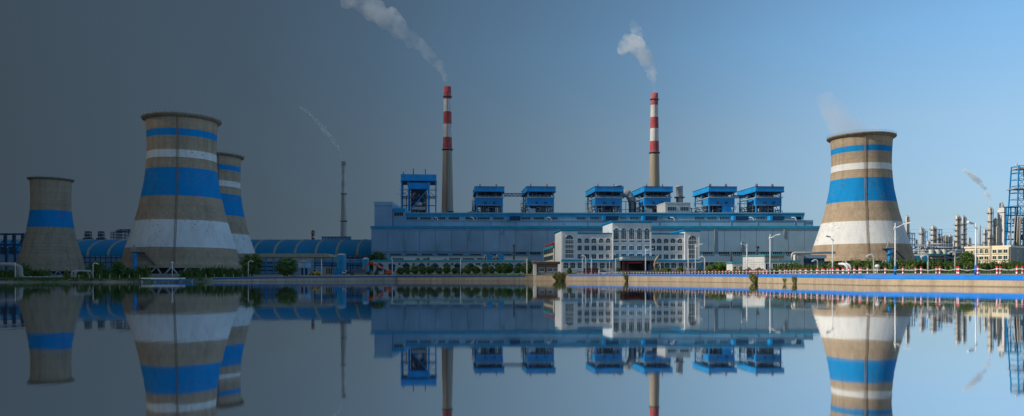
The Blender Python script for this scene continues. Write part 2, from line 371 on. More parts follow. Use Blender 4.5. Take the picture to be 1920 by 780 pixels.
# ---------------------------------------------------------------- unseen cloudlike slab, added to shade the left of the plant
m = bpy.data.materials.new('shade_slab_mat'); m.use_nodes = True; n = m.node_tree; n.nodes.clear(); out = n.nodes.new('ShaderNodeOutputMaterial')
g = n.nodes.new('ShaderNodeNewGeometry'); s_ = n.nodes.new('ShaderNodeSeparateXYZ'); n.links.new(g.outputs['Position'], s_.inputs[0])
t = pos_noise(n, .004, detail=4)
wv = n.nodes.new('ShaderNodeMath'); wv.operation = 'MULTIPLY_ADD'; n.links.new(t.outputs[0], wv.inputs[0]); wv.inputs[1].default_value = 120
dg = n.nodes.new('ShaderNodeMath'); dg.operation = 'MULTIPLY_ADD'; n.links.new(s_.outputs['Y'], dg.inputs[0]); dg.inputs[1].default_value = -.42; n.links.new(s_.outputs['X'], dg.inputs[2]); n.links.new(dg.outputs[0], wv.inputs[2])   # its thin edge runs obliquely
cr = n.nodes.new('ShaderNodeValToRGB'); n.links.new(rng(n, wv.outputs[0], -1080, -560), cr.inputs[0])
SHADE_STOPS = [(0, (.98, .98, .98)), (.4, (.90, .90, .90)), (.62, (.66, .66, .66)), (.8, (.30, .30, .30)), (1, (0, 0, 0))]
ramp(cr, SHADE_STOPS)
def edge(sock, a, b_):                                # ragged soft outer edges
    w_ = n.nodes.new('ShaderNodeMath'); w_.operation = 'MULTIPLY_ADD'; n.links.new(t.outputs[0], w_.inputs[0]); w_.inputs[1].default_value = 320; n.links.new(sock, w_.inputs[2]); return rng(n, w_.outputs[0], a + 160, b_ + 160)
fade = cr.outputs[0]
for sock, a, b_ in ((s_.outputs['Y'], 1150, 760), (s_.outputs['Y'], -1250, -900), (s_.outputs['X'], -2650, -1900)):
    mu = n.nodes.new('ShaderNodeMath'); mu.operation = 'MULTIPLY'; n.links.new(fade, mu.inputs[0]); n.links.new(edge(sock, a, b_), mu.inputs[1]); fade = mu.outputs[0]
tr = n.nodes.new('ShaderNodeBsdfTransparent'); df = n.nodes.new('ShaderNodeBsdfDiffuse'); df.inputs['Color'].default_value = (.30, .36, .42, 1)
tl = n.nodes.new('ShaderNodeBsdfTranslucent'); tl.inputs['Color'].default_value = (.2, .22, .24, 1)
m1 = n.nodes.new('ShaderNodeMixShader'); m1.inputs[0].default_value = .3; n.links.new(df.outputs[0], m1.inputs[1]); n.links.new(tl.outputs[0], m1.inputs[2])
m2 = n.nodes.new('ShaderNodeMixShader'); n.links.new(fade, m2.inputs[0]); n.links.new(tr.outputs[0], m2.inputs[1]); n.links.new(m1.outputs[0], m2.inputs[2])
n.links.new(m2.outputs[0], out.inputs[0])
def sunshade():
    mb = MB(); nx, ny = 60, 60; vs = []
    for side in (0, 1):
        for j in range(ny + 1):
            for i in range(nx + 1):
                x = -2900 + 2900 * i / nx; y = -1500 + 2650 * j / ny
                e = min(1, i / 6, (nx - i) / 6, j / 6, (ny - j) / 6)
                h = mnoise.fractal(Vector((x * .004, y * .004, 4.2 + 9 * side)), 1, 2, 4)
                vs.append((x, y, 470 + (-1 if side == 0 else 1) * e * (34 + 30 * h)))
    k = (nx + 1) * (ny + 1); fs = []
    for j in range(ny):
        for i in range(nx):
            a = j * (nx + 1) + i; q = (a, a + 1, a + nx + 2, a + nx + 1)
            fs.append(tuple(reversed(q))); fs.append(tuple(v + k for v in q))
    mb.add(vs, fs, True); o = mb.build('shade_slab', m); o['kind'] = 'stuff'; o['label'] = 'grey out-of-view slab added to shade the left towers'; o['category'] = 'sunshade'
sunshade()

# ---------------------------------------------------------------- cooling towers
TPROF = [(31.6, .045), (30.6, .09), (28.95, .168), (26.6, .25), (24.3, .335), (22.5, .41), (20.95, .485), (19.6, .57), (18.65, .66), (18.15, .74), (18.0, .80), (18.15, .87), (18.5, .94), (19.0, .985)]
FULL = shell_mat('banded_shell', [(.168, .335, 'w'), (.485, .66, 'b'), (.724, .771, 'w'), (.856, .90, 'b')])
SMALL = shell_mat('single_band_shell', [(.487, .66, 'b')])
LADDERM = paint('ladder_brown', (.26, .195, .14), .8, .3, .8, .2)
DARKCONC = paint('weathered_rim', (.24, .20, .155), .9, .3, .5, .4)
def prof_r(f):
    for (r0, z0), (r1, z1) in zip(TPROF, TPROF[1:]):
        if f <= z1: return r0 + (r1 - r0) * (f - z0) / (z1 - z0)
    return TPROF[-1][0]
fine = [.045 + (.985 - .045) * i / 64 for i in range(65)]
mb = MB(); mb.lathe([(prof_r(f), f * TH) for f in fine] + [(19.6, .99 * TH)], 96)
mb.lathe([(18.6, .99 * TH), (18.0, .94 * TH), (17.5, .8 * TH), (18.2, .66 * TH), (23.7, .335 * TH), (31.0, .045 * TH)], 96); mb.lathe([(31.0, .045 * TH), (31.6, .045 * TH)], 96)
shell_me = mb.mesh('shell', FULL)
shell_me_s = shell_me.copy(); shell_me_s.materials.clear(); shell_me_s.materials.append(SMALL)
mb = MB(); mb.lathe([(19.0, .968 * TH), (20.6, .98 * TH), (20.9, .985 * TH), (20.9, .992 * TH), (18.6, .992 * TH), (18.6, .99 * TH)], 96, smooth=False); rim_me = mb.mesh('rim_walkway', DARKCONC)
mb = MB()
for k in range(60):
    t = 2 * math.pi * k / 60; x, y = 20.7 * math.cos(t), 20.7 * math.sin(t); mb.beam((x, y, .992 * TH), (x, y, .992 * TH + 1.3), .09)
for zz in (.7, 1.3): mb.tube([(20.7 * math.cos(2 * math.pi * k / 60), 20.7 * math.sin(2 * math.pi * k / 60), .992 * TH + zz) for k in range(61)], .05, 4, False)
rail_me = mb.mesh('railing', STEEL)
leg_mes = []
NL = 26
for k in range(NL):
    for s in (-1, 1):
        mb = MB(); a0 = 2 * math.pi * k / NL; a1 = a0 + s * math.pi / NL * .92
        mb.tube([(33.2 * math.cos(a0 + s * .012), 33.2 * math.sin(a0 + s * .012), 0), (31.3 * math.cos(a1), 31.3 * math.sin(a1), .047 * TH)], .42, 6); leg_mes.append(mb.mesh('leg', CONCG))
mb = MB(); mb.lathe([(35.2, -2.5), (35.2, .9), (34.8, .9), (34.8, -2.5)], 64, smooth=False); basin_me = mb.mesh('basin_wall', CONCG)
mb = MB(); mb.lathe([(.01, 4.0), (28, 4.0), (28, 0.2), (.01, .2)], 40); fill_me = mb.mesh('fill_pack', DARK)
def ladder_mb(ang):
    mb = MB(); pr = [(prof_r(f) + .55, f * TH) for f in fine[2:]] + [(20.9, .992 * TH)]
    for da in (-.022, .022): mb.tube([(r * math.cos(ang + da * 18 / r), r * math.sin(ang + da * 18 / r), z) for r, z in pr], .13, 4)
    for i in range(0, len(pr) - 1):
        for q in range(2):
            u = q / 2; r = pr[i][0] * (1 - u) + pr[i + 1][0] * u; z = pr[i][1] * (1 - u) + pr[i + 1][1] * u; w = .022 * 18 / r
            mb.beam((r * math.cos(ang - w), r * math.sin(ang - w), z), (r * math.cos(ang + w), r * math.sin(ang + w), z), .1)
            if q == 0 and i % 4 == 0: mb.tube([((r + .7 * math.sin(math.pi * j / 6)) * math.cos(ang - w + 2 * w * j / 6), (r + .7 * math.sin(math.pi * j / 6)) * math.sin(ang - w + 2 * w * j / 6), z) for j in range(7)], .06, 4, False)
    return mb
def tower(label, px, d, hgt, rs, ladder=-88, stair=None, small=False):
    x = sx_(px, d); t = thing('cooling_tower', label, 'cooling tower', (x, d, G(x, d)), 0, 'hyperbolic cooling towers')
    t.scale = (rs, rs, hgt / TH)
    put('shell', shell_me_s if small else shell_me, t); put('rim_walkway', rim_me, t); put('railing', rail_me, t); put('basin_wall', basin_me, t); put('fill_pack', fill_me, t)
    for me in leg_mes: put('leg', me, t)
    if ladder: ladder_mb(R(ladder)).build('ladder', LADDERM, t)
    if stair:
        sx0, top = stair; r = prof_r(.12) + 1.0; yy = -math.sqrt(max(1, 33.4 ** 2 - sx0 ** 2)) - 1.2
        mb = MB(); mb.cyl(sx0, yy, -1, top, .85, 12); st = mb.build('stair_column', BLUE, t)
        mb = MB()
        for k in range(44):
            a = k * .32; z = top * k / 44
            mb.beam((sx0 + .8 * math.cos(a), yy + .8 * math.sin(a), z), (sx0 + 2.1 * math.cos(a), yy + 2.1 * math.sin(a), z), .6, .12)
        mb.tube([(sx0 + 2.1 * math.cos(k * .32), yy + 2.1 * math.sin(k * .32), top * k / 44 + 1.0) for k in range(45)], .09, 5); mb.build('spiral_tread', BLUE, st)
        mb = MB(); mb.box(sx0 - 2.2, sx0 + 3.2, yy - 1, yy + 9, top, top + .35); pf = mb.build('stair_platform', DARK, t)
        mb = MB()
        for q in range(7): mb.beam((sx0 - 2.1 + q * .88, yy - .9, top + .3), (sx0 - 2.1 + q * .88, yy - .9, top + 1.5), .1)
        mb.beam((sx0 - 2.2, yy - .9, top + 1.45), (sx0 + 3.2, yy - .9, top + 1.45), .1); mb.build('railing', STEEL, pf)
        mb = MB(); mb.beam((sx0 - 1.6, yy, top + .3), (sx0 - .3, yy, top + 4.2), .5, .9); mb.beam((sx0 + .2, yy, top + .3), (sx0 - .3, yy, top + 4.0), .2); mb.build('hoist_panel', STEEL, t)
        mb = MB(); mb.beam((sx0 + 3, yy + .4, top), (sx0 + 9.5, yy + 1.5, top - 6.3), 1.1, .25); mb.beam((sx0 + 3, yy + .1, top + 1.1), (sx0 + 9.5, yy + 1.1, top - 5.2), .12); mb.build('stair_flight', DARK, t)
    return t
T_R = tower('sunlit tan cooling tower with clean blue and white bands right of the hall', 1614.5, 520, 88.4, 1.035, -107, (1.6, 11.5))
T_B = tower('largest cooling tower, banded blue and white, standing in front of another one', 341.5, 418, 85, .965, -74, (-10.3, 12))
T_K = tower('striped cooling tower half hidden behind the large left tower', 401, 540, 84, .97, -60)
T_S = tower('small plain cooling tower at far left with a single blue band', 95.5, 500, 63, .635, None, None, True)

# ---------------------------------------------------------------- chimneys
def chim_mat(name, H, bands, base, tints):
    m, n, b = new_mat(name); tco = n.nodes.new('ShaderNodeTexCoord'); s = n.nodes.new('ShaderNodeSeparateXYZ'); n.links.new(tco.outputs['Object'], s.inputs[0])
    z = n.nodes.new('ShaderNodeMath'); z.operation = 'DIVIDE'; n.links.new(s.outputs['Z'], z.inputs[0]); z.inputs[1].default_value = H
    cr = n.nodes.new('ShaderNodeValToRGB'); n.links.new(z.outputs[0], cr.inputs[0])
    st = [(0, base)]
    for lo, hi, k in bands: st += [(lo, tints[k])]
    ramp(cr, st, 'CONSTANT')
    stk = pos_noise(n, .4, (1, 1, .05), 5); bl = pos_noise(n, .25, detail=5); pe = pos_noise(n, .5, (1, 1, .5), 5, .7)
    col = mixc(n, rng(n, stk.outputs[0], .45, .75, 0, .5), cr.outputs[0], (.13, .11, .10))
    col = mixc(n, rng(n, bl.outputs[0], .4, .7, 0, .25), col, (.30, .27, .24))
    col = mixc(n, rng(n, pe.outputs[0], .56, .62, 0, .35), col, (.40, .34, .30))
    n.links.new(col, b.inputs['Base Color']); b.inputs['Roughness'].default_value = .8; return m
def chimney(label, px, d, ytop, bands_y, r_top, r_base, gallery_y, base, rad_seg=28):
    x = sx_(px, d); z0 = G(x, d); H = sz_(ytop, d) - z0
    fr = lambda y: (sz_(y, d) - z0) / H
    t = thing('chimney', label, 'chimney', (x, d, z0), 0, 'tall plant chimneys')
    bands = [(fr(y1), fr(y0), k) for y0, y1, k in sorted(bands_y, key=lambda q: -q[1])]
    mat_ = chim_mat('chimney_shell', H, bands, base, {'r': (.42, .035, .05), 'w': (.66, .66, .65), 'g': (.58, .56, .54), 'l': (.68, .67, .65), 'd': (.28, .26, .25)})
    rr = lambda f: r_base + (r_top - r_base) * (1 - (1 - f) ** 1.15)
    mb = MB(); mb.lathe([(rr(k / 30), H * k / 30) for k in range(31)] + [(r_top - .5, H), (r_top - .6, H - 6)], rad_seg); mb.build('shaft', mat_, t)
    mb = MB(); mb.lathe([(r_top - .6, H - 6), (.01, H - 6)], rad_seg); mb.build('flue', DARK, t)
    for y in gallery_y:
        f = fr(y); r = rr(f); z = f * H; ex = min(1.45, r * .22)
        mb = MB(); mb.lathe([(r, z - ex), (r + ex * .9, z), (r + ex, z), (r + ex, z + .35), (r, z + .35)], rad_seg, smooth=False); g_ = mb.build('gallery', DARK, t)
        mb = MB()
        for k in range(20):
            a = 2 * math.pi * k / 20; mb.beam(((r + ex) * math.cos(a), (r + ex) * math.sin(a), z), ((r + ex) * math.cos(a), (r + ex) * math.sin(a), z + 1.4), .12)
        mb.tube([((r + ex) * math.cos(2 * math.pi * k / 20), (r + ex) * math.sin(2 * math.pi * k / 20), z + 1.4) for k in range(21)], .09, 4, False); mb.build('railing', STEEL, g_)
    mb = MB()
    for a in (-1.62, -1.52): mb.tube([((rr(k / 20) + .35) * math.cos(a), (rr(k / 20) + .35) * math.sin(a), H * k / 20) for k in range(4, 20)], .12, 4)
    mb.build('ladder', RUST, t); return t
TANC = (.36, .31, .24)
chimney('red and white banded chimney on tan shaft beside the tall blue boiler frame', 839, 800, 163, [(163, 187, 'r'), (187, 211, 'w'), (211, 234, 'r'), (234, 258, 'w'), (258, 281, 'r')], 3.7, 7.6, (182, 281), TANC)
chimney('red and white banded chimney rising right behind a blue boiler house', 1227, 820, 175, [(175, 198.5, 'r'), (198.5, 221, 'w'), (221, 242.5, 'r'), (242.5, 266, 'w'), (266, 287, 'r')], 3.8, 7.6, (187, 287), TANC)
chimney('slim grey chimney with faded bands behind the blue vaulted shed', 644.5, 900, 303, [(303, 312, 'd'), (312, 326, 'g'), (326, 340, 'l'), (340, 352, 'g'), (352, 364, 'l'), (364, 385, 'g')], 2.5, 4.6, (364, 415), (.60, .57, .53), 20)
chimney('short maroon and white stub chimney just above the blue vault', 587, 760, 432, [(432, 436, 'r'), (436, 439, 'w'), (439, 443, 'r'), (443, 446, 'w')], 1.5, 1.7, (438,), (.12, .06, .06), 14)

# ---------------------------------------------------------------- smoke and steam
def smoke_mat(name, density, scale, soft=(.35, .6), col=(.995, .995, .995)):
    m = bpy.data.materials.new(name); m.use_nodes = True; n = m.node_tree; n.nodes.clear(); out = n.nodes.new('ShaderNodeOutputMaterial')
    v = n.nodes.new('ShaderNodeVolumePrincipled'); v.inputs['Color'].default_value = (*col, 1); v.inputs['Anisotropy'].default_value = -.2
    t = pos_noise(n, scale, detail=4, rough=.65); n.links.new(rng(n, t.outputs[0], soft[0], soft[1], density * .08, density), v.inputs['Density'])
    n.links.new(v.outputs[0], out.inputs['Volume']); return m
def plume(label, pts, d, mat_, seed, vox, jit=.55, per=7, dz=0):
    rn = rnd(seed); mb = MB(); base = None; src = bmesh.new()
    for (a, b2) in zip(pts, pts[1:]):
        for k in range(per):
            u = (k + rn.random()) / per; px, py, r = (a[i] + (b2[i] - a[i]) * u for i in range(3))
            rr = r * (.45 + .4 * rn.random()); o = r - rr
            c = Vector((sx_(px + rn.uniform(-1, 1) * o * jit * 1.6, d), d + rn.uniform(-1, 1) * o * jit * d / F, sz_(py + rn.uniform(-1, 1) * o * jit * 1.6, d)))
            bmesh.ops.create_icosphere(src, subdivisions=2, radius=rr * d / F, matrix=Matrix.Translation(c))
    for v in src.verts:
        v.co += Vector((mnoise.noise(v.co * .12), mnoise.noise(v.co * .12 + Vector((9, 0, 0))), mnoise.noise(v.co * .12 + Vector((0, 9, 0))))) * (pts[len(pts) // 2][2] * d / F * .22)
    me = bpy.data.meshes.new('smoke_plume'); src.to_mesh(me); src.free()
    o = bpy.data.objects.new('smoke_plume', me); COL.objects.link(o)
    md = o.modifiers.new('merge', 'REMESH'); md.mode = 'VOXEL'; md.voxel_size = vox
    bpy.context.view_layer.update()
    me2 = bpy.data.meshes.new_from_object(o.evaluated_get(bpy.context.evaluated_depsgraph_get())); o.modifiers.clear(); o.data = me2; bpy.data.meshes.remove(me)
    me2.name = 'smoke_plume'; me2.materials.clear(); me2.materials.append(mat_)
    tag(o, label, 'smoke', 'smoke and steam plumes'); return o
plume('long pale smoke plume drifting up and left from the chimney by the tall boiler frame', [(838, 160, 5), (832, 140, 8), (818, 117, 13), (795, 92, 16), (765, 66, 20), (735, 44, 25), (700, 18, 28), (660, -8, 28), (620, -30, 32)], 800, smoke_mat('smoke_long', .075, .06, (.40, .66)), 3, 1.6)
plume('upright white smoke plume leaving the chimney behind the right boiler houses', [(1227, 175, 5.5), (1226, 158, 7), (1222, 138, 11), (1215, 118, 15), (1205, 100, 18), (1193, 84, 20), (1178, 76, 18), (1164, 92, 13)], 820, smoke_mat('smoke_white', .085, .07, (.42, .62)), 5, 1.3)
plume('thin wisp of white smoke curling at the top of the upright plume', [(1203, 88, 12), (1194, 66, 14), (1188, 50, 12), (1186, 40, 8)], 812, smoke_mat('smoke_wisp', .08, .06, (.42, .6)), 8, 1.2)
plume('string of small smoke puffs trailing from the slim grey chimney', [(642, 296, 3), (636, 280, 5), (626, 266, 6), (612, 248, 7), (598, 231, 6), (580, 214, 6), (558, 196, 4)], 900, smoke_mat('smoke_puffs', .12, .05, (.25, .60)), 9, 1.2)
plume('narrow white steam plume above the refinery column beside the white tower', [(1858, 382, 2.5), (1853, 367, 5), (1843, 350, 7), (1832, 337, 8), (1820, 328, 8), (1808, 319, 5)], 850, smoke_mat('steam_white', .20, .06, (-.2, .5)), 11, 1.0)
plume('faint pinkish steam drifting off the rim of the sunlit tower', [(1650, 254, 16), (1615, 248, 24), (1585, 240, 28), (1568, 220, 28), (1555, 198, 25), (1543, 180, 20)], 512, smoke_mat('steam_faint', .030, .04, (.34, .62), (.99, .94, .94)), 12, 1.4)
# ---------------------------------------------------------------- windows
_wc = {}
def window(parent, x, y, z, w, h, nx=2, ny=2, arch=False, flat_arch=False, fm=None, gm=None, bars=(), depth=.22):
    """window with its sill at (x centre, y wall face, z): frame part with a recessed pane as sub-part"""
    fm = fm or OFFW; gm = gm or GLASS; key = (round(w, 2), round(h, 2), nx, ny, arch, flat_arch, fm.name, gm.name, bars, depth)
    if key not in _wc:
        hw = w / 2; rise = hw if arch else (hw * .35 if flat_arch else 0); N = 10
        def outline(e):
            pts = [(-hw + e, e), (hw - e, e)]
            if rise: pts += [((hw - e) * math.cos(math.pi * k / N), h - rise + (rise - e) * math.sin(math.pi * k / N)) for k in range(N + 1)]
            else: pts += [(hw - e, h - e), (-hw + e, h - e)]
            return pts
        pm = MB(); pm.prism(outline(.02), -.03, .25)
        f = MB(); a, b_ = outline(-.16), outline(.05); k = len(a)
        for i in range(k):
            j = (i + 1) % k
            f.add([(a[i][0], -depth, a[i][1]), (a[j][0], -depth, a[j][1]), (b_[j][0], -depth, b_[j][1]), (b_[i][0], -depth, b_[i][1]),
                   (a[i][0], .2, a[i][1]), (a[j][0], .2, a[j][1]), (b_[j][0], .0, b_[j][1]), (b_[i][0], .0, b_[i][1])], [(0, 1, 2, 3), (4, 5, 1, 0), (3, 2, 6, 7)])
        tw = min(.09, w * .03 + .02)
        for i in range(1, nx):
            xx = -hw + w * i / nx; top = h - rise * (.2 if arch else 0); f.box(xx - tw / 2, xx + tw / 2, -depth * .7, -.02, .06, top - .06)
        for j in range(1, ny):
            zz = (h - rise if arch else h) * j / ny; f.box(-hw + .06, hw - .06, -depth * .68, -.021, zz - tw / 2, zz + tw / 2)
        if arch: f.box(-hw + .06, hw - .06, -depth * .8, -.022, h - rise - tw / 2, h - rise + tw / 2)
        for z0, z1 in bars: f.box(-hw + .05, hw - .05, -depth * .6, -.023, z0, z1)
        f.box(-hw - .22, hw + .22, -depth - .12, -.01, -.32, -.17)
        _wc[key] = (f.mesh('window', fm), pm.mesh('pane', gm))
    fme, pme = _wc[key]
    o = put('window', fme, parent, (x, y, z)); put('pane', pme, o); return o
_sc = {}
def strip_window(parent, x, y, z, w, h, n=5, gm=None, fm=None):
    """ribbon window: one frame, each light a pane of its own"""
    key = (round(w, 1), round(h, 2), n, (gm or DGLASS).name, (fm or GREYB).name)
    if key not in _sc:
        f = MB(); f.box(-w / 2 - .2, w / 2 + .2, -.25, .1, -.25, 0); f.box(-w / 2 - .2, w / 2 + .2, -.25, .1, h, h + .25)
        for i in range(n + 1): xx = -w / 2 + w * i / n; f.box(xx - .12, xx + .12, -.24, .1, .0, h)
        pm = MB(); pm.box(-w / n / 2 + .1, w / n / 2 - .1, -.06, .08, 0.01, h - .01)
        _sc[key] = (f.mesh('window', fm or GREYB), pm.mesh('pane', gm or DGLASS))
    fme, pme = _sc[key]; o = put('window', fme, parent, (x, y, z))
    for i in range(n): put('pane', pme, o, (-w / 2 + w * (i + .5) / n, 0, 0))
    return o

# ---------------------------------------------------------------- turbine hall
HD = 560.0; HZ = 5.6; hs = HD / F
H = thing('turbine_hall', 'long grey-blue turbine hall with blue bands across the middle of the plant', 'factory building', (0, HD, HZ))
hx = lambda px, d=HD: sx_(px, d)
hz = lambda py, d=HD: sz_(py, d) - HZ
MB().box(hx(696), hx(1548), .3, 150, -3, hz(424.2)).build('hall_wall', GREYB, H)
xs = [696 + 30.1 * k for k in range(28)] + [1548]
for a, b_ in zip(xs, xs[1:]):
    MB().box(hx(a) + .14, hx(b_) - .14, -.05, .3, hz(471.5), hz(428.6)).build('wall_panel', GREYB, H)
MB().box(hx(696) - .5, hx(1548) + .5, -.6, 3, hz(428.4), hz(423.8)).build('blue_band', TRIM, H)
MB().box(hx(696) + .1, hx(1548) - .1, -.2, .3, hz(472.0), hz(471.6)).build('ledge', LBLUE, H)
MB().box(hx(732), hx(985), -.5, .3, hz(481.5), hz(479.8)).build('blue_band', TRIM, H)
for a, b_ in ((731.5, 752), (761, 782), (791, 811), (820, 840), (848.5, 868), (881, 902), (911, 931), (941, 959)):
    strip_window(H, hx((a + b_) / 2), 0.3, hz(479), (b_ - a) * hs, 3.4 * hs, 6)
for a, b_ in ((966.5, 987), (994, 1013.7), (1318, 1336.5), (1348, 1367.5), (1374, 1391.5), (1401.5, 1416.5), (1426, 1442.5), (1449, 1466.5), (1473.5, 1490), (1497, 1514)):
    strip_window(H, hx((a + b_) / 2), 0.3, hz(477.3), (b_ - a) * hs, 4.6 * hs, 5)
for px, ya, yb in ((877, 428.8, 450), (820, 455, 474), (1063, 428.8, 474), (940, 429, 440), (1340, 430, 471), (1470, 430, 446), (1390, 452, 472), (760, 450, 474)):
    mb = MB(); mb.tube([(hx(px), -.35, hz(yb)), (hx(px), -.35, hz(ya))], .26, 6); mb.build('downpipe', CONCG if px % 2 else GREYW, H)
# upper terrace, set back
TD = 582.0; ts = TD / F; ty = TD - HD
MB().box(hx(702, TD), hx(1507, TD), ty, 148, hz(426, TD), hz(398.4, TD)).build('terrace_wall', LBLUE, H)
MB().box(hx(1507, TD) + .02, hx(1525, TD), ty + .4, 146, hz(426, TD), hz(413, TD)).build('terrace_wall', LBLUE, H)
MB().box(hx(757, TD), hx(1507, TD) + .4, ty - .5, ty + 1, hz(406, TD), hz(400.6, TD)).build('blue_band', TRIM, H)
MB().box(hx(757, TD), hx(1507, TD) + .6, ty - .9, ty + 1.2, hz(400.4, TD), hz(398.6, TD)).build('parapet', LBLUE, H)
MB().box(hx(735, TD), hx(1525, TD), ty - .45, ty + .1, hz(413.6, TD), hz(412.6, TD)).build('ledge', GREYB, H)
MB().box(hx(1493, TD), hx(1502, TD), ty - .1, ty + .2, hz(412, TD), hz(406.4, TD)).build('doorway', DGLASS, H)
rn = rnd(4)
tw_ = [(732.5, 754.5), (763, 782), (788.5, 808.5), (813, 835), (841, 861), (873, 892.5), (895.5, 918), (925, 944), (977, 995), (1001, 1020), (1027, 1045.5), (1081, 1098), (1106, 1124), (1162, 1174), (1180, 1198), (1234, 1243), (1251, 1269), (1303, 1320), (1326, 1343), (1349, 1367), (1418, 1435)]
for a, b_ in tw_: strip_window(H, hx((a + b_) / 2, TD), ty, hz(411.4, TD), round((b_ - a) * ts, 0), 4.0 * ts, 6, fm=LBLUE)
for px in (735, 780, 825, 870, 918, 965, 1010, 1055, 1100, 1235, 1310, 1370, 1420, 1490):
    MB().box(hx(px, TD) - .15, hx(px, TD) + .15, ty - .3, ty, hz(421.5, TD), hz(413.8, TD)).build('downpipe', GREYB, H)
# left stair block
SD = 574.0; sy = SD - HD
MB().box(hx(702, SD), hx(735, SD), sy, 60, hz(426, SD), hz(378.8, SD)).build('stair_block', GREYB, H)
MB().box(hx(702, SD) - .3, hx(735, SD) + .3, sy - .4, 60.3, hz(384.5, SD), hz(378.2, SD)).build('blue_band', LBLUE, H)
MB().box(hx(735, SD) + .31, hx(758, SD), sy + 3, 58, hz(426, SD), hz(390.2, SD)).build('stair_block', LBLUE, H)
MB().box(hx(735, SD) + .32, hx(758, SD) + .3, sy + 2.6, 50, hz(396, SD), hz(389.8, SD)).build('blue_band', TRIM, H)
strip_window(H, hx(746.5, SD), sy + 3, hz(404, SD), 17 * SD / F, 6.5 * SD / F, 5)
# ventilation housings on the terrace: long blue body, sunlight painted into a brighter end
for i, (a, b_, w) in enumerate([(951, 976, 'the left part'), (1131, 1160, 'left of the white centre block'), (1205, 1233, 'right of the white centre block'), (1375, 1404, 'below the second boiler house from right'), (1444, 1471, 'below the rightmost boiler house')]):
    d = 572.0; x0, x1 = sx_(a, d), sx_(b_, d); z0 = sz_(412.2, d)
    t = thing('vent_housing', 'blue box vent housing on the hall terrace at ' + w if i == 0 else 'blue box vent housing on the hall terrace ' + w, 'vent', (x0, d, z0), 0, 'vent housings on the hall terrace')
    L = x1 - x0; MB().box(1.9, L, 0, 6, 0, 2.8).build('housing', DARKB, t); MB().box(0, 1.88, -.3, 6.3, -.1, 3.0).build('sunlit_end', BLUE, t)
    mb = MB()
    for k in range(8): mb.box(2.4 + k * (L - 3) / 8, 2.6 + k * (L - 3) / 8, -.12, 0, .1, 2.7)
    mb.build('stiffener', DARKB, t)
# white angled pipes lying against the terrace
for i, px in enumerate((818, 886, 1031, 1262, 1410, 1490)):
    d = 575.0; t = thing('vent_pipe', ordinal(i + 1) + ' white bent vent pipe from the left on the hall terrace', 'pipe', (sx_(px, d), d, sz_(412, d)), 0, 'white bent pipes on the hall terrace')
    mb = MB(); mb.tube([(-1.6, 2, 1.9), (-.3, .6, 1.8), (.5, 0, 1.3), (1.1, 0, .4), (1.15, 0, -.6)], .3, 8); mb.build('pipe', LAMPW, t)
    mb = MB(); mb.cyl(1.15, 0, -.8, -.5, .5, 10); mb.build('flange', STEEL, t)

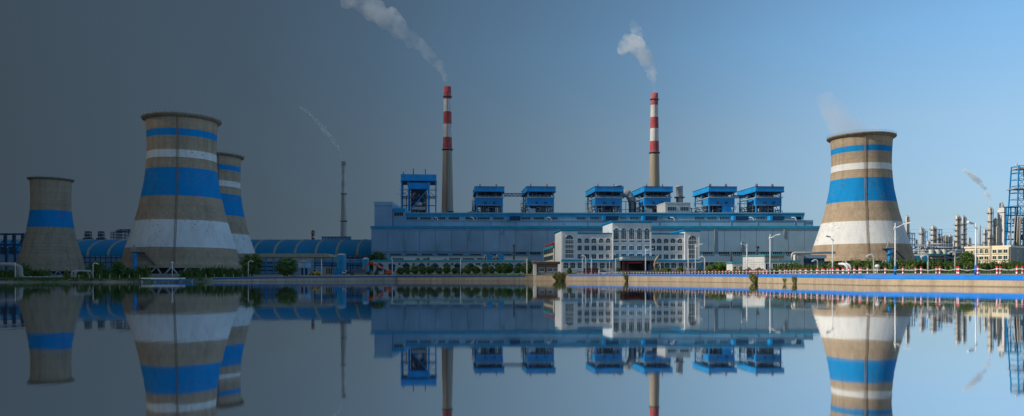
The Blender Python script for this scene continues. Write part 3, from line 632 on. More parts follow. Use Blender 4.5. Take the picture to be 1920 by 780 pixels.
# ---------------------------------------------------------------- boiler houses
def boiler(label, px, d, seed, tall=False, hood=0):
    rn = rnd(seed); z0 = 50.8
    t = thing('boiler_house', label, 'boiler house', (sx_(px, d), d, z0), R(5.5), 'boiler houses on the roof')
    B = 7.0
    if not tall:
        w, D = 11.2, 36.0
        # roof slab with flared fascia
        mb = MB(); mb.box(-w - 1.0, w + 1.0, -3, D + 2, B + 16.2, B + 20.2); mb.build('roof', BLUE, t)
        mb = MB(); mb.box(-w - 1.3, w + 1.3, -3.3, D + 2.3, B + 15.8, B + 16.15); mb.box(-w - 1.3, w + 1.3, -3.3, D + 2.3, B + 20.25, B + 20.5); mb.build('roof_edge', DARKB, t)
        mb = MB(); mb.box(-w, w, -.4, D * .42, B + 5.2, B + 11.0); mb.build('cladding', BLUE, t)
        mb = MB(); mb.box(-w - .3, w + .3, -.7, D * .55 + .3, B + 4.8, B + 5.15); mb.box(-w - .5, w + .5, -1.5, D * .6, B + 11.05, B + 11.75); mb.build('deck', STEEL, t)
        mb = MB()
        for k in range(15):
            x = -w + .8 + k * (2 * w - 1.6) / 14; mb.box(x - .06, x + .06, -.5, -.4, B + 5.3, B + 10.9)
        mb.build('cladding_rib', DARKB, t)
        for y, z in ((-1.4, 12.6),):
            mb = MB(); mb.beam((-w - .5, y, B + z), (w + .5, y, B + z), .14); mb.beam((-w - .5, y, B + z - .6), (w + .5, y, B + z - .6), .1)
            for k in range(17): mb.beam((-w - .5 + k * (2 * w + 1) / 16, y, B + 11.3), (-w - .5 + k * (2 * w + 1) / 16, y, B + z), .12)
            mb.build('railing', STEEL, t)
        # frame
        for x in (-w + .5, -w / 3, w / 3, w - .5):
            for y in (.6, D * .5, D - .6):
                mb = MB(); mb.box(x - .5, x + .5, y - .5, y + .5, -1, B + 16); mb.build('column', BLUE if abs(x) > 6 else DARKB, t)
        mb = MB()
        for y in (.6, D - .6):
            for z in (3.5, 8.5, 13.6): mb.beam((-w, y + .6, B + z - 4), (w, y + .6, B + z - 4), .5)
            mb.beam((-w, y + .7, B + 11.2), (w, y + .7, B + 16), .4); mb.beam((w, y + .8, B + 11.2), (-w, y + .8, B + 16), .4)
        for x in (-w + .5, w - .5):
            for z in (-2, 1.5, 5, 11, 15): mb.beam((x, .6, B + z), (x, D - .6, B + z), .5)
            for k in range(4):
                y0, y1 = D * k / 4, D * (k + 1) / 4; mb.beam((x, y0, B - 4), (x, y1, B + 5), .35); mb.beam((x, y0, B + 11), (x, y1, B + 16), .35)
        mb.build('brace', DARKB, t)
        # boiler body and pipework between the decks
        mb = MB(); mb.box(-w * .5, w * .5, 8, D - 6, B - 7, B + 16); mb.build('furnace', DARK, t)
        mb = MB()
        for k in range(16):
            x = rn.uniform(-w + .8, w - .8); y = rn.uniform(1.2, 5.2); z1 = rn.choice([4.4, 4.6, 2.5])
            mb.tube([(x, y, B - 7), (x, y, B + z1)], rn.uniform(.25, .55), 7)
        for k in range(8):
            x = rn.uniform(-w + 1, w - 4); y = rn.uniform(.8, 4.5); z = rn.uniform(-4, 4); mb.tube([(x, y, B + z), (x + rn.uniform(3, 7), y, B + z), (x + rn.uniform(3, 7), y + .5, B + z - 2.5)], rn.uniform(.2, .4), 6)
        for k in range(12):
            x = rn.uniform(-w + .8, w - .8); mb.tube([(x, 2.5, B + 11.4), (x, 2.5, B + rn.uniform(13, 15.8))], rn.uniform(.2, .5), 6)
        mb.build('pipework', STEEL, t)
        mb = MB()
        for k in range(6): mb.box(-w - 2.2, -w - .6, 2 + k * D / 6.2, 2 + k * D / 6.2 + D / 8, B + 1.2 + (k % 3) * 4, B + 1.5 + (k % 3) * 4)
        for k in range(5):
            y = 2 + k * D / 5.5; mb.beam((-w - 1.8, y, B - 4 + k % 2 * 4), (-w - 1.8, y + D / 5.5, B + k % 2 * 4), .9, .2)
        for k in range(10): mb.beam((-w - 2.1, 1 + k * D / 10, B - 5), (-w - 2.1, 1 + k * D / 10, B + 6 + (k % 2) * 6), .18)
        mb.build('side_stair', STEEL, t)
        mb = MB(); mb.box(-w - .55, -w - .01, .2, 7, B + 5.3, B + 10.8); mb.build('side_cladding', BLUE, t)
        for x in (-3.4, 4.2): mb = MB(); mb.tube([(x, -.45, B + 7), (x, -1.3, B + 7)], .9, 10); mb.build('porthole', DARK, t)
        xs_, hh = (-7.8, 6.0), 3.4
        for x in xs_:
            for dx in ((-.55, .55) if seed > 5 else (0,)):
                mb = MB(); mb.tube([(x + dx, 6, B + 20.3), (x + dx, 6, B + 20.3 + hh)], .42, 8); mb.tube([(x + dx, 6, B + 21.4), (x + dx, 6, B + 21.9)], .7, 8); mb.build('exhaust_stack', RUST, t)
        if seed == 6: MB().box(.5, 8.5, -.2, 3, B - 5, B + 4.4).build('enclosure', BLUE, t)
        if seed in (3, 5): MB().box(-9.5, -4.5, -.2, 3, B - 6, B + 2.2).build('enclosure', STEEL, t)
        mb = MB(); mb.tube([(-10, 12, B + 20.3), (-10, 12, B + 21.8)], .5, 8); mb.build('roof_vent', STEEL, t)
    else:
        w, D = 14.6, 26.0
        MB().box(-w, w, -.5, D, B + 24.2, B + 29.6).build('roof', BLUE, t)
        MB().box(-w - .3, w + .3, -.8, D + .3, B + 23.8, B + 24.15).build('roof_edge', DARKB, t)
        mb = MB(); mb.prism([(-8.6, B + 17.6), (8.6, B + 17.6), (9.6, B + 22.8), (-9.6, B + 22.8)], .2, 12); mb.build('coal_bunker', BLUE, t)
        for x in (-w + .5, -8.3, 8.0, w - .5):
            for y in (0, D - 1):
                MB().box(x - .55, x + .55, y, y + 1.1, -1, B + 23.7).build('column', BLUE, t)
        mb = MB()
        for z in (3.5, 9.6, 10.6, 16.5): mb.box(-w, w, .25, .85, B + z, B + z + .6)
        for x in (-w + .5, w - .5):
            for z in (3, 9, 16): mb.beam((x, 0, B + z), (x, D, B + z), .5)
        mb.build('floor_beam', DARKB, t)
        mb = MB(); mb.beam((-6.5, -.7, B + .2), (8.3, -.7, B + 18.2), 1.0, .6); mb.build('diagonal_brace', BLUE, t)
        mb = MB(); mb.beam((-w + .6, -.2, B + 12), (-8, -.2, B + 16.4), .4); mb.beam((-w + .6, .3, B + 16), (-8, .3, B + 10.6), .4); mb.beam((8.4, .3, B + 16), (w - .5, .3, B + 10.6), .4); mb.build('brace', BLUE, t)
        mb = MB(); mb.box(-6.6, 6.6, 5, D - 3, B - 7, B + 17.5); mb.build('furnace', DARK, t)
        mb = MB(); mb.box(-5.5, 5.5, 1.2, 4, B + .5, B + 3.0); mb.cyl(0, 3, B + 4, B + 6.5, 3.2, 16); mb.build('drum', STEEL, t)
        mb = MB()
        for k in range(26):
            x = rn.uniform(-7.5, 7.5); y = rn.uniform(1, 4); z = rn.uniform(-2, 15); mb.tube([(x, y, B + z), (x + rn.uniform(-3, 3), y, B + z + rn.uniform(.5, 2.5))], rn.uniform(.2, .5), 6)
        for k in range(8): x = -13 + rn.random() * 4 + (18 if k % 2 else 0); mb.tube([(x, 2, B - 3), (x, 2, B + rn.uniform(6, 15))], .3, 6)
        mb.build('pipework', STEEL, t)
        for x, h in ((-12.8, 2.4), (-4.5, 5.4), (5.4, 5.2)): mb = MB(); mb.tube([(x, 5, B + 29.7), (x, 5, B + 29.7 + h)], .38, 8); mb.build('exhaust_stack', RUST, t)
        mb = MB()
        for z in (11.5, 16.8): mb.beam((-w - .3, -.6, B + z + 1.2), (-8, -.6, B + z + 1.2), .14); mb.beam((8, -.6, B + z + 1.2), (w + .3, -.6, B + z + 1.2), .14); mb.box(-w - 1, -8, -.8, 1.5, B + z - .1, B + z + .15); mb.box(8, w + 1, -.8, 1.5, B + z - .1, B + z + .15)
        mb.beam((-w - 4, 0, B + 13.2), (-w, 0, B + 13.2), .4); mb.build('walkway', STEEL, t)
    return t
boiler('tall open blue boiler frame with diagonal brace at the left end of the hall roof', 785, 640, 1, True)
boiler('blue slab-roofed boiler house next to the grey barrel duct', 918, 650, 2)
boiler('blue slab-roofed boiler house at the right end of the left lattice footbridge', 1014, 650, 3)
boiler('blue slab-roofed boiler house joined to a grey curved duct at its right', 1141, 650, 4)
boiler('blue slab-roofed boiler house standing in front of the right striped chimney', 1233, 650, 5)
boiler('blue slab-roofed boiler house second from the right end of the hall', 1353, 650, 6)
boiler('blue slab-roofed boiler house at the right end of the hall', 1441, 650, 7)
# grey flue ducts, silos, bridges
def arc_duct(label, px0, px1, ytop, d, leg=True):
    x0, x1 = sx_(px0, d), sx_(px1, d); z1 = sz_(ytop, d); t = thing('flue_duct', label, 'duct', (x0, d, 44.0)); w = x1 - x0; h = z1 - 44
    pts = [(0, 6, h - 2)] + [(w * .35 + (w * .5) * math.sin(a), 6, h - 2 - (h * .35) * (1 - math.cos(a))) for a in [math.pi / 2 * k / 8 for k in range(9)]] + [(w * .85, 6, 0)]
    mb = MB(); mb.tube(pts, 3.4, 18); mb.build('duct', STEEL, t)
    for i in (2, 5, 8):
        p, q = Vector(pts[i]), Vector(pts[i + 1]); dd = (q - p).normalized() * .25; mb = MB(); mb.tube([p - dd, p + dd], 3.7, 18); mb.build('flange', CONCG, t)
    mb = MB()
    for k in range(4): mb.beam((w * k / 3.2, 2, 0), (w * k / 3.2, 2, h * .72), .45)
    for z in (.25, .5, .72): mb.beam((0, 2, h * z), (w * .95, 2, h * z), .4)
    mb.build('support_frame', DARKB, t); return t
arc_duct('large grey curved flue duct dropping between two boiler houses', 1166, 1192, 357, 665)
t = thing('barrel_duct', 'low grey barrel-shaped duct lying left of a blue boiler house on the roof', 'duct', (sx_(878, 655), 655, 47.0))
mb = MB()
mb.prism([(-8, 0), (9, 0), (9, 12)] + [(9 - 17 * math.sin(math.pi / 2 * k / 8), 2 + 10 * math.cos(math.pi / 2 * k / 8)) for k in range(1, 9)], 0, 16); mb.build('duct', STEEL, t)
mb = MB()
for k in range(1, 8, 2): a = math.pi / 2 * k / 8; mb.beam((9 - 17 * math.sin(a), -.1, 2.2 + 10 * math.cos(a)), (9 - 17 * math.sin(a), 16.1, 2.2 + 10 * math.cos(a)), .35)
mb.build('rib', CONCG, t)
def silo(label, px, d, ytop, r, ybase=396):
    z1 = sz_(ytop, d); t = thing('silo', label, 'silo', (sx_(px, d), d, 44.0)); h = z1 - 44
    mb = MB(); mb.lathe([(r * .2, h * .45), (r, h * .62), (r, h - .8), (r * 1.06, h - .8), (r * 1.06, h), (.01, h + .3)], 20); mb.build('shell', STEEL, t)
    for k in range(4):
        a = math.pi / 4 + k * math.pi / 2; mb = MB(); mb.beam((r * 1.2 * math.cos(a), r * 1.2 * math.sin(a), 0), (r * math.cos(a), r * math.sin(a), h * .7), .5); mb.build('leg', DARK, t)
    mb = MB(); mb.lathe([(r * 1.05, h * .72), (r * 1.5, h * .72), (r * 1.5, h * .74), (r * 1.05, h * .74)], 20, smooth=False)
    for k in range(10): a = k * math.pi / 5; mb.beam((r * 1.48 * math.cos(a), r * 1.48 * math.sin(a), h * .74), (r * 1.48 * math.cos(a), r * 1.48 * math.sin(a), h * .74 + 1.2), .15)
    mb.build('gallery', DARK, t); return t
silo('grey cylindrical silo behind the left boiler house of the joined pair', 1159, 690, 348, 3.6)
silo('grey open-topped silo on a dark frame behind the white rooftop house', 1274, 668, 349, 2.9)
t = thing('filter_house', 'grey steel hopper with pipes behind the white rooftop house', 'hopper', (sx_(1276, 640), 640, 44.0), R(4))
mb = MB(); mb.prism([(-7, 0), (7, 0), (7, 5.5), (2.5, 12), (-2.5, 12), (-7, 5.5)], 0, 10); mb.build('hopper', STEEL, t)
mb = MB(); mb.tube([(4, 1, 14), (7, 1, 16), (9.5, 1, 15.5), (10, 1, 12), (10, 1, 0)], .6, 8); mb.tube([(1, 0, 17), (8, 0, 18)], .35, 7); mb.tube([(8, 0, 18), (8.3, 0, 0)], .35, 7); mb.build('pipework', STEEL, t)
mb = MB(); mb.box(-1.6, 1.4, -.4, .2, 7.2, 10.4); mb.build('motor_cover', RUST, t)
mb = MB()
for x in (-8.5, 9, 12): mb.beam((x, -.5, 0), (x, -.5, 17 - abs(x) * .3), .4)
for z in (6, 12, 15): mb.beam((-8.5, -.5, z), (12, -.5, z), .35)
mb.build('support_frame', DARK, t)
def bridge(label, px0, px1, y0, y1, d):
    x0, x1 = sx_(px0, d), sx_(px1, d); z0, z1 = sz_(y1, d), sz_(y0, d); t = thing('lattice_bridge', label, 'footbridge', (x0, d, z0)); L, h = x1 - x0, z1 - z0
    mb = MB()
    for y in (0, 2.6):
        for z in (0, h): mb.beam((0, y, z), (L, y, z), .35)
        n_ = 10
        for k in range(n_): mb.beam((L * k / n_, y, 0 if k % 2 else h), (L * (k + 1) / n_, y, h if k % 2 else 0), .22)
    mb.build('truss', DARKB, t); mb = MB(); mb.box(0, L, .2, 2.4, -.1, .15); mb.build('deck', STEEL, t)
    mb = MB(); mb.tube([(0, 1.3, h * .45), (L, 1.3, h * .45)], .3, 7); mb.build('pipe', STEEL, t)
bridge('thin lattice footbridge between two left boiler houses', 944, 982, 362.5, 367.5, 655)
bridge('short lattice footbridge between the two rightmost boiler houses', 1375, 1398, 366, 371, 655)
t = thing('rooftop_house', 'small white rooftop house with two ribbon windows above the hall terrace', 'rooftop house', (sx_(1271, 604), 604, 44.0), R(5))
mb = MB(); mb.box(-10, 10, 0, 24, 0, sz_(381, 604) - 44); mb.build('wall', PIPEG, t); mb = MB(); mb.box(-10.3, 10.3, -.3, 24.3, sz_(381, 604) - 43.98, sz_(381, 604) - 43.3); mb.build('parapet', PIPEG, t)
for x in (-4.9, 5.2): strip_window(t, x, 0, sz_(395, 604) - 44, 6.8, 2.8, 5)
t = thing('lift_motor_house', 'small blue latticed plant box at the foot of the left striped chimney', 'plant box', (sx_(844, 700), 700, 44.0))
MB().box(-2.6, 2.6, 0, 5, 0, 18).build('shaft', DARKB, t); mb = MB()
for z in (9, 12, 15, 18): mb.box(-3, 3, -.4, 5.4, z, z + .5)
mb.build('landing', BLUE, t); mb = MB(); mb.tube([(6.5, 2, 0), (6.5, 2, 15.5)], .5, 8); mb.build('vent_pole', DARK, t)

# ---------------------------------------------------------------- office building
OD = 432.0; osc = OD / F; OZ = 5.2
A = thing('office_building', 'white office building with arched windows and blue cornices in front of the hall', 'office building', (sx_(1180, OD), OD, OZ), R(4.3))
ax = lambda px: (px - 1180) * osc
az = lambda py: sz_(py, OD) - OZ
def block(x0, x1, y0, y1, ytop, name='wall'):
    MB().box(ax(x0), ax(x1), y0, y1, -2, az(ytop)).build(name, OFFW, A)
block(1051, 1081, -1.6, 26, 434.5); block(1081.05, 1147, 0, 24, 439.5); block(1147.05, 1220.5, -1.4, 27, 418.5); block(1220.55, 1284.5, 0, 24, 439.5); block(1284.55, 1313, -1.6, 26, 434.5)
def cornice(x0, x1, y0, y1, ya, yb, o=.9):
    mb = MB(); a0, a1, b0, b1 = ax(x0), ax(x1), y0, y1; z0, z1 = az(yb), az(ya)
    mb.add([(a0, b0, z0), (a1, b0, z0), (a1, b1, z0), (a0, b1, z0), (a0 - o, b0 - o, z1 - .4), (a1 + o, b0 - o, z1 - .4), (a1 + o, b1 + o, z1 - .4), (a0 - o, b1 + o, z1 - .4), (a0 - o, b0 - o, z1), (a1 + o, b0 - o, z1), (a1 + o, b1 + o, z1), (a0 - o, b1 + o, z1)],
           [(0, 3, 2, 1), (0, 1, 5, 4), (1, 2, 6, 5), (2, 3, 7, 6), (3, 0, 4, 7), (4, 5, 9, 8), (5, 6, 10, 9), (6, 7, 11, 10), (7, 4, 8, 11), (8, 9, 10, 11)])
    mb.build('cornice', TRIM, A)
cornice(1051, 1081, -1.6, 26, 430.6, 434.5); cornice(1147.05, 1220.5, -1.4, 27, 414.6, 418.5); cornice(1284.55, 1313, -1.6, 26, 430.6, 434.5)
cornice(1083.2, 1145, 0.05, 24, 436.6, 439.5, .5); cornice(1222.4, 1282.5, 0.05, 24, 436.6, 439.5, .5)
MB().box(ax(1050.4), ax(1160), -2.3, -1.62, az(490), az(487.4)).build('string_course', TRIM, A)
MB().box(ax(1226), ax(1313.6), -2.3, -1.62, az(490), az(487.4)).build('string_course', TRIM, A)
MB().box(ax(1081.2), ax(1146.8), -1.6, -.01, az(509), az(487.6)).build('wall', OFFW, A)
MB().box(ax(1220.8), ax(1284.3), -1.6, -.01, az(509), az(487.6)).build('wall', OFFW, A)
LW = (1085.3, 1099.4, 1112.8, 1126.4, 1139.6); RW = (1224.6, 1236.8, 1250, 1263, 1276.6)
for px in LW + RW:
    w = 9.2 * osc
    window(A, ax(px), 0, az(455.8), w, 8.9 * osc, 2, 2, True)
    window(A, ax(px), 0, az(469.8), w, 9.2 * osc, 3, 1); window(A, ax(px), 0, az(485.4), w, 8.6 * osc, 3, 1)
for px in (1154.2, 1168.2, 1183.2, 1198.2, 1212.4):
    w = 9.8 * osc
    window(A, ax(px), -1.4, az(448.8), w, 20.6 * osc, 3, 4, True, gm=TGLASS); window(A, ax(px), -1.4, az(454.6), w, 2.9 * osc, 3, 1, gm=TGLASS)
    window(A, ax(px), -1.4, az(469.3), w, 8.2 * osc, 3, 2, gm=TGLASS); window(A, ax(px), -1.4, az(484), w, 8.0 * osc, 3, 2, gm=TGLASS)
for a, b_ in ((1147.2, 1149.2), (1159.2, 1163.2), (1173.2, 1178.2), (1188.2, 1193.2), (1203.2, 1207.4), (1217.4, 1220.4)): MB().box(ax(a), ax(b_), -1.9, -1.42, az(433.6), az(432.2)).build('string_course', TRIM, A)
for px in (1066, 1299):
    hh = 42.5 * osc
    window(A, ax(px), -1.6, az(484.2), 16 * osc, hh, 5, 9, True, gm=TGLASS, bars=((hh * .17, hh * .20), (hh * .38, hh * .41), (hh * .59, hh * .62), (hh * .78, hh * .81)))
for px in (1059, 1072, 1086, 1100, 1113.5, 1127.5, 1141, 1230, 1239.5, 1250.5, 1263, 1277, 1292, 1305):
    window(A, ax(px), -1.62, az(503.6), 9.6 * osc, 11 * osc, 3, 2, False, True)
for a in (1052, 1147.4, 1219.2, 1311): MB().box(ax(a), ax(a) + .4, -1.9, -1.62 if a in (1052, 1311) else -1.42, az(486), az(441 if a in (1052, 1311) else 434)).build('pilaster', OFFW, A)
mb = MB(); mb.tube([(ax(1141), 2, az(439)), (ax(1141), 2, az(434))], .12, 6); mb.tube([(ax(1139.6), 2, az(436.4)), (ax(1142), 2, az(435))], .1, 6); mb.build('antenna', DARK, A)
# entrance canopy
px0, px1 = 1160, 1226
MB().box(ax(px0), ax(px1), -9, -1.9, az(486.4), az(481.8)).build('canopy', WHITE, A)
MB().box(ax(px0) - .3, ax(px1) + .3, -9.3, -1.88, az(481.7), az(480.6)).build('canopy_edge', TRIM, A)
MB().box(ax(px0) - .3, ax(px1) + .3, -9.3, -1.88, az(489.0), az(486.5)).build('canopy_edge', LBLUE, A)
for k in range(12):
    x = ax(1176 + k * 3.9); mb = MB(); h0, h1 = az(485.6), az(482.7)
    rn = rnd(60 + k)
    for q in range(3): zz = h0 + (h1 - h0) * (q + .5) / 3; mb.box(x - .32, x + .32 - rn.random() * .2, -9.12, -9.0, zz - .07, zz + .07)
    mb.box(x - .08 + rn.uniform(-.2, .2), x + .06, -9.11, -9.001, h0, h1); mb.build('sign_character', DARK, A)
for px in (1163.5, 1170.5, 1202, 1217): MB().box(ax(px) - .55, ax(px) + .55, -8.2, -7.1, -1, az(489.1)).build('column', MAROON, A)
MB().box(ax(1162), ax(1219), -1.75, -1.45, -1, az(489.2)).build('entrance_glazing', DGLASS, A)
MB().box(ax(1163.6), ax(1170), -7.0, -6.9, az(493.4), az(491.2)).build('banner', RED, A)
mb = MB(); mb.box(ax(1171.2), ax(1199.5), -7.0, -6.9, az(494.2), az(491.4)); bn = mb.build('banner', RED, A)
MB().box(ax(1210.5), ax(1213.5), -7, -6.6, -.5, az(496)).build('sign_board', KERBB, A)
MB().box(ax(1155), ax(1232), -12, -1.9, -1.6, .12).build('entrance_step', CONCG, A)
# beige side wing behind the office
t = thing('annex', 'beige three-storey annex with red lantern-like vents behind the office building', 'building', (sx_(1038.5, 462), 462, 5.2), R(4.3))
zt = lambda py: sz_(py, 462) - 5.2
MB().box(0, 16, 0, 52, -1, zt(459.5)).build('wall', CREAM, t); MB().box(-.5, 16.5, -.5, 52.5, zt(464.5), zt(459)).build('roof_band', TEAL, t)
for z in (473, 486):
    for k in range(5): MB().box(-.25, .0, 4 + k * 9.5, 11 + k * 9.5, zt(z), zt(z) + 2.6).build('window', GLASS, t)
for k in range(4): mb = MB(); mb.lathe([(.3, 0), (1.0, .5), (1.0, 1.5), (.4, 2.0), (.01, 2.2)], 10, 1, 3 + k * 14); o = mb.build('vent_cap', RED, t, (0, 0, zt(459)))

# ---------------------------------------------------------------- workshop row (low white building with arches)
WD = 430.0; wsx = WD / F; WZ = G(sx_(850, WD), WD)
Bw = thing('workshop', 'low white workshop with a blue roof edge and a row of arched bays', 'building', (sx_(842, WD), WD, WZ))
bx = lambda px: (px - 842) * wsx
bz = lambda py: sz_(py, WD) - WZ
MB().box(bx(700), bx(983), 0, 20, -2, bz(490.4)).build('wall', WHITE, Bw)
MB().box(bx(700) - .5, bx(983) + .5, -.8, 20.5, bz(490.3), bz(487.2)).build('roof_edge', TEAL, Bw)
for px in (712, 735, 762, 791, 816, 838, 858, 882.5, 910, 934, 956, 973):
    window(Bw, bx(px), 0, bz(508), 11 * wsx, 11.5 * wsx, 3, 2, False, True, fm=GREYB)
    mb = MB(); w = 7 * wsx; mb.prism([(-w, -.5), (-w * .2, .75), (w * .2, .75), (w, -.5), (w, -.9), (0, .3), (-w, -.9)], -1.4, 0); mb.build('awning', DARKB, Bw, (bx(px), 0, bz(496)))
for px in (749, 776, 803, 848, 894.5, 899, 918.5, 924.5, 942.5, 947.5):
    mb = MB(); mb.tube([(bx(px), -.25, bz(495.2)), (bx(px), .1, bz(495.2))], .6, 10); mb.build('wall_vent', DARK, Bw)
L2 = 492.0; z2 = 5.0
B2 = thing('low_building', 'long pale single-storey building between the workshop and the hall', 'building', (sx_(860, L2), L2, z2))
cx_ = lambda px: (px - 860) * L2 / F
cz_ = lambda py: sz_(py, L2) - z2
MB().box(cx_(733), cx_(990), 0, 30, -1, cz_(480.2)).build('wall', WHITE, B2); MB().box(cx_(733) - .4, cx_(990) + .4, -.6, 30.4, cz_(480.1), cz_(478.6)).build('roof_edge', TRIM, B2)
for px in (746, 853, 878, 905, 928): strip_window(B2, cx_(px), 0, cz_(487), 7.2, 1.1, 6, fm=WHITE)
for i, px in enumerate((918, 940)):
    d = 470.0; t = thing('dust_collector', ('left' if i == 0 else 'right') + ' of two blue dust collector boxes with a pale elbow pipe', 'dust collector', (sx_(px, d), d, sz_(489.5, d)), 0, 'blue dust collectors over the workshop roof')
    MB().box(-1.6, 1.6, 0, 3.5, 0, 4.2).build('housing', BLUE, t); mb = MB(); mb.tube([(-3.2, 1.5, 0), (-3.2, 1.5, 2.2), (-2.7, 1.5, 3.2), (-1.6, 1.5, 3.5)], .55, 8); mb.build('elbow_pipe', BEIGE, t)
    mb = MB(); mb.tube([(.9, 1.5, 4.2), (.9, 1.5, 5.2)], .25, 6); mb.build('vent', DARK, t)
t = thing('flue_pole', 'tall thin black flue standing above the workshop roof', 'flue', (sx_(963.5, 452), 452, 5)); mb = MB(); mb.tube([(0, 0, 0), (0, 0, sz_(458, 452) - 5)], .5, 8); mb.build('pipe', DARK, t); mb = MB(); mb.tube([(0, 0, 11), (0, 0, 11.5)], .8, 8); mb.tube([(0, 0, 15), (0, 0, 15.4)], .8, 8); mb.build('clamp', DARK, t)
t = thing('exhaust_pipe', 'black bent exhaust pipe behind the white sign wall', 'exhaust pipe', (sx_(1420, 470), 470, 6)); mb = MB(); mb.tube([(0, 0, 0), (0, 0, sz_(467, 470) - 6), (.3, 0, sz_(465, 470) - 6), (1.1, 0, sz_(464, 470) - 6)], .55, 8); mb.build('pipe', DARK, t); mb = MB(); mb.tube([(0, 0, 14.2), (0, 0, 14.8)], .95, 8); mb.build('flange', DARK, t)

# ---------------------------------------------------------------- gatehouse group left of the sunlit tower
def low(name, label, px0, px1, ytop, yb, d, depth, wall, trim, rz=0, th=2.6):
    z = G(sx_((px0 + px1) / 2, d), d); t = thing(name, label, 'building', (sx_((px0 + px1) / 2, d), d, z), R(rz)); w = (px1 - px0) / 2 * d / F; zz = sz_(ytop, d) - z
    MB().box(-w, w, 0, depth, -2, zz - .02).build('wall', wall, t); MB().box(-w - .3, w + .3, -.35, depth + .3, zz, zz + th * d / F).build('roof_edge', trim, t); return t, w, zz
t, w, zz = low('gate_building', 'white building with teal roof edge left of the hedge by the sunlit tower', 1432, 1500, 490.6, 505, 290, 14, WHITE, TEAL)
for x in (-5.2, -2.6, 0, 3.4): window(t, x, 0, .5, 1.9, 2.2, 2, 1, fm=WHITE)
t, w, zz = low('gate_annex', 'small white lean-to with teal roof edge left of the white sign wall', 1373, 1394, 494, 505, 300, 8, WHITE, TEAL)
for x in (-1.2, 1.1): window(t, x, 0, .3, 1.3, 1.8, 2, 1, fm=WHITE)
t, w, zz = low('plant_shed', 'grey shed with a dark teal roof edge above the white gate building', 1432, 1470, 479.5, 500, 330, 16, GREYW, TEAL)
for x in (-3, 2.5): window(t, x, 0, zz - 2.4, .7, .9, 1, 1, fm=GREYW)
t = thing('sign_wall', 'white sign wall with rows of small characters and a teal top edge', 'sign', (sx_(1413, 281), 281, G(sx_(1413, 281), 281)), R(-32))
zz = sz_(480.6, 281) - t.location.z
MB().box(-3.9, 3.9, 0, .5, -1, zz).build('panel', WHITE, t); MB().box(-4.1, 4.1, -.25, .7, zz + .01, zz + .5).build('top_edge', TEAL, t)
rn = rnd(77)
for r_, z in enumerate((3.35, 2.6, 1.75, 1.0)):
    for k in range(13):
        if rn.random() < .14: continue
        x = -3.4 + k * .55; mb = MB(); c = RED if (r_ == 3 and k > 8) else DARK
        mb.box(x - .11, x + .11, -.04, 0, z - .02, z + .03); mb.box(x - .02, x + .03, -.041, -.001, z - .13, z + .15); mb.box(x - .09, x + .1 * rn.random(), -.042, -.001, z + .08, z + .12); mb.build('sign_character', c, t)
mb = MB()
for k in range(9): mb.box(-3.0 + k * .28, -2.85 + k * .28, -.04, 0, 4.15, 4.25)
mb.build('sign_title', DARK, t)
t = thing('duct_house', 'pale metal duct running to the sunlit tower over a white box', 'duct', (sx_(1500, 440), 440, G(sx_(1500, 440), 440)))
zz = lambda py: sz_(py, 440) - t.location.z
mb = MB(); mb.tube([(-4.5, 0, zz(488)), (-4.5, 0, zz(477)), (-4, 0, zz(475)), (-2.6, 0, zz(474.2)), (20, 0, zz(473.8))], .65, 10); mb.build('pipe', PIPEG, t)
mb = MB(); mb.tube([(-2.0, .5, zz(488)), (-2.0, .5, zz(479)), (-1.2, .5, zz(477)), (.4, .5, zz(476.4)), (2, .5, zz(476.4))], .6, 10); mb.build('pipe', PIPEG, t)
MB().box(-1, 2.4, 1, 8, -1, zz(477)).build('white_box', WHITE, t); MB().box(2.5, 16, 2, 9, zz(484), zz(477.5)).build('wall', GREYB, t); MB().box(2.5, 15, 2.5, 8.5, -1, zz(484.1)).build('louvre', DARKB, t)
t, w, zz = low('covered_passage', 'dark covered passage with a thin pale roof beside the office building', 1316, 1372, 491.5, 505, 410, 14, DARKB, BEIGE, 0, 1.2)
for k in range(6): MB().box(-w + .5 + k * 3, -w + 1.0 + k * 3, -.4, -.05, -1, zz - .05).build('post', BLUE, t)
t = thing('downpipe', 'dark vertical pipe on the hall wall right of the covered passage', 'pipe', (sx_(1371, 552), 552, 5.6)); mb = MB(); mb.tube([(0, 0, 0), (0, 0, sz_(472, 552) - 5.6)], .7, 8); mb.build('pipe', DARK, t)
mb = MB(); mb.tube([(0, 0, 8), (0, 0, 8.6)], 1.0, 8); mb.build('flange', DARK, t)

# ---------------------------------------------------------------- coal store: long blue vault with pale ribs
VD = 604.0; VZ = 19.2; Va, Vb = 40.0, 14.3
V = thing('coal_store', 'long blue barrel-vaulted coal store with pale curved ribs behind the cooling towers', 'storage shed', (sx_(697, VD), VD, 3.6))
def arc(u, e=0): a = math.pi * u; return (Va - (Va + e) * math.cos(a), VZ - 3.6 + (Vb + e) * math.sin(a))
def vault_seg(x0, x1, e, mat_, name):
    mb = MB(); N = 18; vs = []
    for u in range(N + 1):
        y, z = arc(u / N, e); vs += [(x0, y, z), (x1, y, z)]
    mb.add(vs, [(2 * k, 2 * k + 1, 2 * k + 3, 2 * k + 2) for k in range(N)], True)
    vs2 = []
    for u in range(N + 1):
        y, z = arc(u / N, e - .35); vs2 += [(x0, y, z), (x1, y, z)]
    mb.add(vs2, [(2 * k, 2 * k + 2, 2 * k + 3, 2 * k + 1) for k in range(N)], True)
    for q in (0, 1):
        ve = [v for k in range(N + 1) for v in (vs[2 * k + q], vs2[2 * k + q])]
        mb.add(ve, [((2 * k, 2 * k + 2, 2 * k + 3, 2 * k + 1) if q == 0 else (2 * k, 2 * k + 1, 2 * k + 3, 2 * k + 2)) for k in range(N)])
    return mb.build(name, mat_, V)
p = -15.5; seg = 16.2; x = 0.0; first = True
RIBM = paint('pale_rib', (.42, .40, .30), .6, .1, .3, .3)
